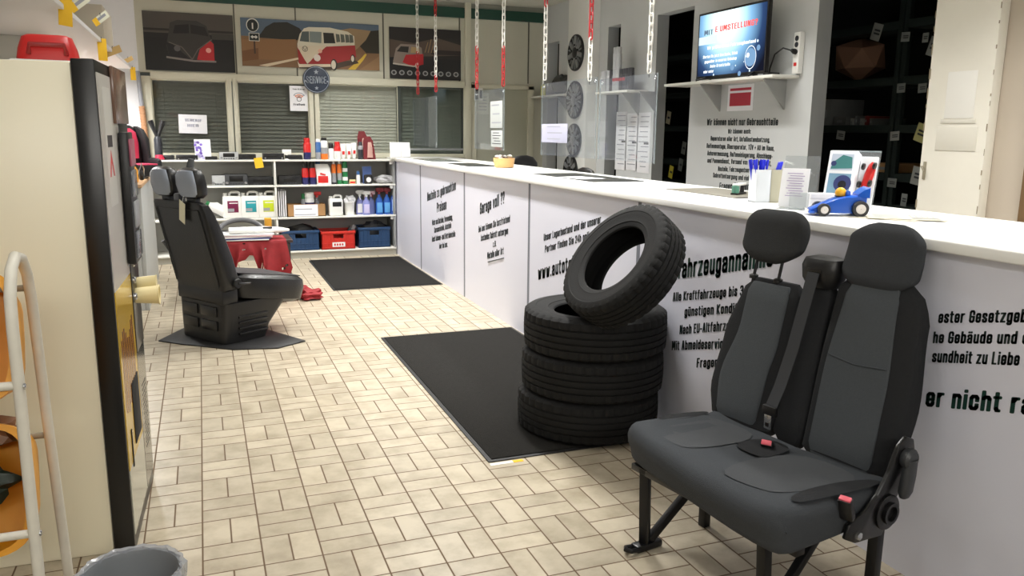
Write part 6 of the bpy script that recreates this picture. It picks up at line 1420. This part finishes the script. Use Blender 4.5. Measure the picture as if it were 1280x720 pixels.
for k in range(16):
    a = random.uniform(0, 6.28); r_ = random.uniform(0, .065); c_ = swc[k % 5]
    o = MB().sphere((0, 0, 0), .02, C('sweet_%d' % (k % 5), *c_), 8, (1.3, .9, .7), RZ(a)).build('sweet'); tag(o, 'small wrapped sweet heaped in the wooden bowl', 'sweet', 'sweets in the wooden bowl'); o.location = (2.56 + r_ * math.cos(a), t.location.y + r_ * math.sin(a), ZT + .075 + random.uniform(0, .028))
# pen holder
def U(px, py): p_ = at(px, py, z=ZT); return p_
p = U(957, 253)
t = thing('pen_holder', 'white and clear holder full of blue pens on the worktop', 'pen holder', (p.x + .02, p.y + .02, ZT + .0005), -.25)
hw = mat('holder_white', (206, 210, 216), .25)
for x0, x1, m_ in ((-.075, -.005, hw), (-.004, .075, mat('holder_beige', (176, 172, 152), .3))):
    q = MB(); hh = .155
    q.box(x0, x1, -.045, -.042, 0, hh, m_, bev=.001); q.box(x0, x1, .042, .045, 0, hh, m_, bev=.001); q.box(x0, x0 + .003, -.045, .045, 0, hh, m_); q.box(x1 - .003, x1, -.045, .045, 0, hh, m_); q.box(x0, x1, -.045, .045, 0, .004, m_); q.build('compartment', t)
for k in range(18):
    a_ = random.uniform(-.28, .28); b_ = random.uniform(-.2, .2); x_ = random.uniform(-.06, -.02) if k < 13 else random.uniform(.0, .03)
    pn = thing('pen', 'blue pen standing in the white and clear holder', 'pen', t.matrix_basis @ Vector((x_, random.uniform(-.025, .025), .008)), 0, 'blue pens in the holder', rot=(a_ * .5, b_ * .8 if x_ < -.01 else .35, 0))
    MB().lathe([(.003, 0), (.0045, .012), (.0045, .15), (.004, .155)], mat('pen_blue', (34, 48, 190), .3), 8).build('barrel', pn); MB().lathe([(.0052, .150), (.0058, .155), (.0058, .190), (.004, .195)], mat('pen_blue_cap', (28, 40, 200), .3), 8).build('cap', pn)
# small tape dispenser
p = U(925, 247); t = thing('tape_dispenser', 'small white and green dispenser behind the pen holder', 'dispenser', (p.x + .1, p.y + .15, ZT + .0005), .6)
MB().box(-.07, .07, -.02, .02, .0, .014, c_black, bev=.004).build('base', t); MB().loft([sring(-.05, 0, .014, .02, .018, 16, 3), sring(-.05, 0, .05, .022, .018, 16, 3)], C('dispenser_green', 90, 150, 130)).build('roll_cover', t); MB().box(-.06, .075, -.015, .015, .05, .062, c_white, bev=.003).build('arm', t); MB().tube([(.05, 0, .014), (.06, 0, .05)], .012, c_black, 8).build('spring_post', t)
# leaflet stand
p = U(992, 262); acr = glass_mat('acrylic_clear', (240, 242, 242), 1.4, .04, .12, (220, 224, 228))
t = thing('leaflet_stand', 'clear stand holding a white printed leaflet on the worktop', 'leaflet stand', (p.x + .03, p.y + .02, ZT + .0005), -.95)
M = RX(-.22)
MB().box(-.075, .075, .004, .007, .0, .235, acr, M, bev=.001).build('back_plate', t); MB().box(-.075, .075, -.05, .03, 0, .004, acr, bev=.001).build('base', t); MB().box(-.02, .075, -.05, -.047, 0, .075, acr, bev=.001).build('front_pocket', t)
q = MB(); q.box(-.08, .04, -.003, .0, .006, .178, paper, M, bev=.0005); q.build('leaflet', t)
q = MB()
for k in range(10): q.box(-.055 + .006 * (k % 3), .02 - .008 * (k % 2), -.0042, -.003, .055 + .011 * k, .058 + .011 * k, C('print_violet', 176, 160, 196), M)
q.build('print_lines', t)
t2_ = thing('note_block', 'block of white note paper in front of the leaflet stand', 'note block', (p.x + .075, p.y - .075, ZT + .0005), -.45); MB().box(-.05, .05, -.03, .03, 0, .075, paper, bev=.002).build('paper_block', t2_); MB().box(-.051, .051, -.0305, -.03, .05, .056, C('rule_grey', 214, 214, 218)).build('printed_rule', t2_)
# acrylic display with a boxed toy
p = U(1045, 262); ry_ = -1.02
t = thing('acrylic_display', 'tilted clear display stand behind the blue toy racing car', 'display stand', (p.x + .07, p.y + .05, ZT + .0005), ry_)
MB().box(-.10, .115, .07, .074, 0, .285, acr, RX(-.3), bev=.001).build('back_plate', t); MB().box(-.10, .115, -.06, .08, 0, .004, acr, bev=.001).build('base', t)
MB().box(-.10, .115, .0685, .0700, .278, .285, pe, RX(-.3)).build('top_edge', t)
tb_ = thing('toy_box', 'white boxed toy with blue pictures leaning in the clear display', 'toy box', (p.x + .055, p.y + .03, ZT + .006), ry_)
M = RX(-.3); w0, w1 = -.085, .035
MB().box(w0, w1, -.01, .058, .002, .255, paper, M, bev=.002).build('carton', tb_)
q = MB(); pb = C('pic_blue', 120, 156, 180); pn_ = C('pic_navy', 52, 60, 110); pg = C('pic_green', 70, 130, 130)
q.box(w0 + .012, w1 - .012, -.0115, -.01, .165, .24, C('pic_pale', 196, 206, 222), M); q.prism([(w0 + .014, .17), (w1 - .014, .175), (w1 - .02, .225), (w0 + .06, .235), (w0 + .02, .20)], .001, pg, M @ TR(0, -.0115, 0) @ RX(PI / 2)); q.cyl((w0 + .025, .195, 0), .012, .0016, pn_, 14, M @ TR(0, -.0115, 0) @ RX(PI / 2))
q.box(w0 + .012, w1 - .012, -.0115, -.01, .06, .15, pb, M); q.cyl((w0 + .075, .105, 0), .038, .0012, pn_, 20, M @ TR(0, -.0115, 0) @ RX(PI / 2)); q.cyl((w0 + .075, .10, 0), .018, .0018, C('pic_black', 26, 26, 34), 16, M @ TR(0, -.0115, 0) @ RX(PI / 2)); q.build('box_pictures', tb_)
q = MB(); q.box(w0 + .01, w0 + .07, -.0125, -.01, .01, .055, pn_, M); q.box(w0 + .02, w0 + .06, -.013, -.0125, .022, .040, c_white, M); q.build('name_plate', tb_)
q = MB(); q.box(w1 + .004, .11, .04, .058, .002, .245, C('blister_card', 200, 204, 208), M, bev=.001); q.build('blister_card', tb_)
rcar = MB(); rcar.loft([sring(0, 0, 0, .010, .010, 14, 3), sring(0, 0, .03, .018, .014, 14, 3), sring(0, 0, .08, .020, .016, 14, 3), sring(0, .0, .12, .016, .012, 14, 3), sring(0, 0, .135, .008, .006, 14, 3)], red_pl, M @ TR(.075, .02, .08) @ RY(.18)); rc_ = rcar.build('red_toy_car', tb_)
for x_, z_ in ((.055, .11), (.10, .115), (.062, .19), (.108, .195)): MB().lathe([(.013, -.006), (.015, -.004), (.015, .004), (.013, .006)], c_black, 14, M @ TR(x_, .008, z_) @ RY(PI / 2 + .18)).build('wheel', rc_)
# blue toy racing car
p = U(1040, 268)
rcg = thing('toy_racing_car', 'blue toy racing car with yellow helmet driver on the worktop', 'toy car', (p.x - .005, p.y - .035, ZT + .0005), 2.62)
rcg.scale = (1.14, 1.14, 1.14)
tb2 = mat('toy_blue', (20, 88, 196), .22); S = 1.0
MB().loft([[(x, y, z) for y, z in ((-w, b0), (w, b0), (w, t0 - .004), (w * .7, t0), (-w * .7, t0), (-w, t0 - .004))] for x, w, b0, t0 in ((.098, .030, .012, .024), (.09, .034, .010, .028), (.05, .036, .010, .046), (.015, .040, .010, .062), (-.02, .042, .010, .070), (-.06, .044, .012, .074), (-.085, .040, .014, .070))], tb2).build('car_body', rcg)
MB().loft([[(x, y, z) for y, z in ((-w, b0), (w, b0), (w, t0), (-w, t0))] for x, w, b0, t0 in ((-.055, .040, .066, .078), (-.075, .046, .066, .094), (-.092, .050, .066, .102))], tb2).build('rear_wing', rcg)
MB().box(.085, .106, -.048, .048, .008, .016, tb2, bev=.003).build('front_wing', rcg)
MB().box(.1045, .1075, -.03, .03, .010, .022, c_white, bev=.001).build('number_plate', rcg)
MB().sphere((-.005, 0, .080), .019, mat('toy_yellow', (244, 180, 40), .3), 14).build('driver_helmet', rcg)
MB().box(-.035, -.018, -.022, .022, .068, .088, tb2, bev=.006).build('roll_hoop', rcg)
q = MB(); q.lathe([(.017, 0), (.019, .003)], C('cockpit', 20, 26, 60), 20, TR(-.004, 0, .066)); q.build('cockpit_rim', rcg)
for x_, y_, r_ in ((.058, .050, .022), (.058, -.050, .022), (-.062, .054, .028), (-.062, -.054, .028)):
    wq = MB().lathe([(r_ * .6, -.012), (r_ * .95, -.012), (r_, -.008), (r_, .008), (r_ * .95, .012), (r_ * .6, .012)], c_black, 24, TR(x_, y_, r_ + .0005) @ RX(PI / 2)).build('wheel', rcg)
    MB().lathe([(r_ * .6, -.0125), (r_ * .5, -.0150), (.001, -.0145)], C('toy_rim', 216, 210, 206), 20, TR(x_, y_, r_ + .0005) @ RX(PI / 2 if y_ < 0 else PI / 2), cap=False).build('wheel_rim', wq); 
    MB().lathe([(r_ * .6, .0125), (r_ * .5, .0150), (.001, .0145)], C('toy_rim', 216, 210, 206), 20, TR(x_, y_, r_ + .0005) @ RX(PI / 2), cap=False).build('wheel_rim', wq)
# brochures lying flat
p = U(1100, 272)
for k, (dx, dy, rz) in enumerate(((0, 0, .5), (.05, -.05, .9))):
    t = thing('brochure', ('lower', 'upper')[k] + ' one of two pale brochures lying flat beside the toy car', 'brochure', (p.x + .02 + dx, p.y + dy, ZT + .0005 + .0035 * k), rz, 'brochures on the worktop'); MB().box(-.10, .10, -.14, .14, 0, .003, C('brochure_cream', 222, 216, 198), bev=.001).build('cover', t)
    q = MB(); q.box(-.085, -.02, -.12, -.02, .003, .0034, C('brochure_grey', 150, 150, 146)); q.box(-.085, .085, .02, .11, .003, .0034, C('brochure_pale', 196, 198, 190))
    for j in range(5): q.box(.0, .08, -.11 + .02 * j, -.105 + .02 * j, .003, .0034, C('brochure_grey', 150, 150, 146))
    q.build('cover_print', t)

# ------------------------------------------------------------------ store room racks behind the wide opening
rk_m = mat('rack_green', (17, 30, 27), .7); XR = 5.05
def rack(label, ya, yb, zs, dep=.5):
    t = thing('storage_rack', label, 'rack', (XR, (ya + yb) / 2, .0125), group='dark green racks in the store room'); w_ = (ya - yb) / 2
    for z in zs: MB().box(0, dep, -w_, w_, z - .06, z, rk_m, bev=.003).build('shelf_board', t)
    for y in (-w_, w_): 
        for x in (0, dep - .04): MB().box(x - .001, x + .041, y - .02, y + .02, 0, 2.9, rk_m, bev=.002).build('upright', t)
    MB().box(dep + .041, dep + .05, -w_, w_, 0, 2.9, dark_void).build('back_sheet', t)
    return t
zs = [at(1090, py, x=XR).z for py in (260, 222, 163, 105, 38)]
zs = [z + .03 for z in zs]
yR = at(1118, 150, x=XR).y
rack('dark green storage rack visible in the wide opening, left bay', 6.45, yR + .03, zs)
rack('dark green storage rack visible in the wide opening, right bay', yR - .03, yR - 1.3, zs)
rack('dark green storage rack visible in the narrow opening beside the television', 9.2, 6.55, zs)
lab_m = [('label_grey_a', (150, 152, 148)), ('label_grey_b', (126, 130, 128)), ('label_yellowish', (180, 176, 120))]
tags = [(1131, 46, 5, 5, 1, 'grey rack label right of the hanging card, top row'), (1156, 47, 3.5, 5, 1, 'small grey rack label by the white door, top row'), (1095, 40, 6, 9, 0, 'hanging white card at the top of the dark opening'), (1165, 58, 5, 10, 1, 'hanging card leaning against the white door edge'),
        (1125.5, 110, 5, 5, 1, 'left one of two rack labels in the second row'), (1152, 110, 5, 5, 1, 'right one of two rack labels in the second row'), (1050, 169, 5.5, 5, 0, 'rack label under the row of small boxes'), (1117.5, 170, 5.5, 5, 0, 'rack label in the third row right of centre'), (1150, 166, 6, 10, 2, 'yellowish hanging card in the third row'),
        (1114, 228.5, 5.5, 5, 1, 'rack label under the cardboard box'), (1146, 220, 7, 10, 0, 'crumpled hanging card near the white door handle'), (1129, 250, 3.5, 7, 1, 'narrow lowest rack label above the worktop')]
for px, py, a_, b_, mi_, lab in tags:
    p = at(px, py, x=XR - .012); k_ = (p - EYE).length / F_PX
    t = thing('rack_label', lab, 'label', (XR - .004, p.y, p.z), group='labels on the store racks', rot=(random.uniform(-.1, .1) + (.25 if b_ > 8 else 0), 0, 0))
    nm, cc = lab_m[mi_]; MB().box(-.002, 0, -a_ * k_ * 1.15, a_ * k_ * 1.15, -b_ * k_, b_ * k_, mat(nm, cc, .7), bev=.0004).build('label_card', t); q = MB()
    for j in (-.3, .1): q.box(-.0026, -.002, -a_ * k_ * .8, a_ * k_ * .6, j * b_ * k_, (j + .22) * b_ * k_, c_dark)
    q.build('label_print', t)
for px, py, col, lab in ((835, 147, (214, 206, 176), 'pale crumpled label in the narrow opening below the television shelf'), (838, 215, (206, 190, 60), 'yellow label in the narrow opening near the worktop'), (854, 185, (140, 144, 140), 'grey label in the narrow opening beside the service board'), (850, 206, (120, 124, 122), 'dim grey slanted label in the narrow opening')):
    p = at(px, py, x=XR - .012); k_ = (p - EYE).length / F_PX
    t = thing('rack_label', lab, 'label', (XR - .004, p.y, p.z), group='labels in the narrow opening', rot=(.2, 0, 0)); MB().box(-.002, 0, -4.5 * k_, 4.5 * k_, -7.5 * k_, 7.5 * k_, mat('label_%d' % col[0], col, .7), bev=.0004).build('label_card', t); MB().box(-.0026, -.002, -3 * k_, 2 * k_, -1.2 * k_, 1.2 * k_, c_dark).build('label_print', t)
def rack_box(lab, px0, px1, py0, py1, m, name='cardboard_box', cat='box', lid=True):
    a_, b_ = at(px0, py1, x=XR + .06), at(px1, py0, x=XR + .06); w_ = abs(a_.y - b_.y) / 2; zb = max([z for z in zs if z + .0125 <= a_.z + .06] or [zs[0]]) + .0135; h_ = b_.z - zb
    t = thing(name, lab, cat, (XR + .06, (a_.y + b_.y) / 2, zb)); MB().box(0, .36, -w_, w_, 0, h_, m, bev=.003).build('box_body', t)
    q = MB(); q.box(-.001, .36, -.02, .02, h_, h_ + .001, C('tape_brown', 150, 120, 80)) ; q.box(-.0015, 0, -w_ * .4, w_ * .4, h_ * .3, h_ * .6, mat('label_grey_b', (126, 130, 128), .7)); q.build('parcel_tape', t); return t
rack_box('small cardboard box low in the dark opening behind the display', 1080, 1122, 205, 220, cardboard)
rack_box('hatched grey carton at the left of the middle rack board', 1022, 1040, 124, 160, C('carton_grey', 110, 112, 110))
rack_box('low grey carton beside the hatched one', 1041, 1058, 146, 160, C('carton_grey2', 104, 104, 104))
for k, px in enumerate((1062, 1068, 1074, 1080, 1086)):
    c_ = [(140, 142, 140), (90, 92, 94), (150, 150, 146), (112, 40, 40), (100, 102, 100)][k]
    rack_box(['first', 'second', 'third', 'fourth', 'fifth'][k] + ' of the narrow cartons standing in a row on the middle rack board', px, px + 4.5, 148 - 3 * (k % 2), 160, C('narrow_%d' % k, *c_), 'narrow_carton', 'carton')
p = at(1075, 80, x=XR + .25); b = bmesh.new(); bmesh.ops.create_icosphere(b, subdivisions=1, radius=1); rnd = random.Random(11)
for v in b.verts: v.co = Vector((v.co.x * .18, v.co.y * .27 * rnd.uniform(.85, 1.1), max(0, v.co.z * .5 + .5) * .40 * rnd.uniform(.9, 1.05)))
o = MB().bm(b, mat('brown_parcel', (150, 112, 88), .8)).build('paper_parcel', ang=5); tag(o, 'large brown paper parcel on the upper rack board', 'parcel'); o.location = (XR + .25, p.y, zs[3] + .014)

# ------------------------------------------------------------------ light
def area(name, loc, sx, sy, power, col=(1, 1, 1), rot=(0, 0, 0), spread=PI):
    l = bpy.data.lights.new(name, 'AREA'); l.shape = 'RECTANGLE'; l.size = sx; l.size_y = sy; l.energy = power; l.color = col; l.spread = spread
    o = bpy.data.objects.new(name, l); COL.objects.link(o); o.location = loc; o.rotation_euler = rot; return o
NEU = (1.0, 0.985, 0.95)
for y in (4.4, 6.4, 8.4):
    area('ceiling_tube_lamp', (1.72, y, 2.98), 0.12, 1.45, 40, NEU, spread=2.2)
for y in (1.2, 3.4, 5.8, 8.2):
    area('ceiling_tube_lamp', (0.1, y, 2.98), 0.12, 1.45, 9.5, NEU, spread=2.2)
for y, pw in ((2.4, 32), (4.9, 20), (7.6, 16)):
    area('ceiling_tube_lamp', (3.25, y, 2.98), 0.12, 1.45, pw, NEU, spread=1.9)
area('under_shelf_lamp', (-.95, 8.6, 2.0), 0.1, 1.6, 42, (1, 1, 1))
area('office_fill_light', (1.5, 11.4, 2.9), 2.5, 0.3, 30, (1, 1, .96))  # unseen light added to lift the office and blinds behind the panes
area('front_fill_light', (0.4, -2.9, 2.83), 4.2, 0.28, 72, (1, .97, .92), rot=(PI / 2, 0, 0))  # unseen fill added behind the camera to brighten the near faces
w = bpy.data.worlds.new('world'); SC.world = w; w.use_nodes = True
w.node_tree.nodes['Background'].inputs[0].default_value = (0.9, 0.95, 1, 1); w.node_tree.nodes['Background'].inputs[1].default_value = 0.05
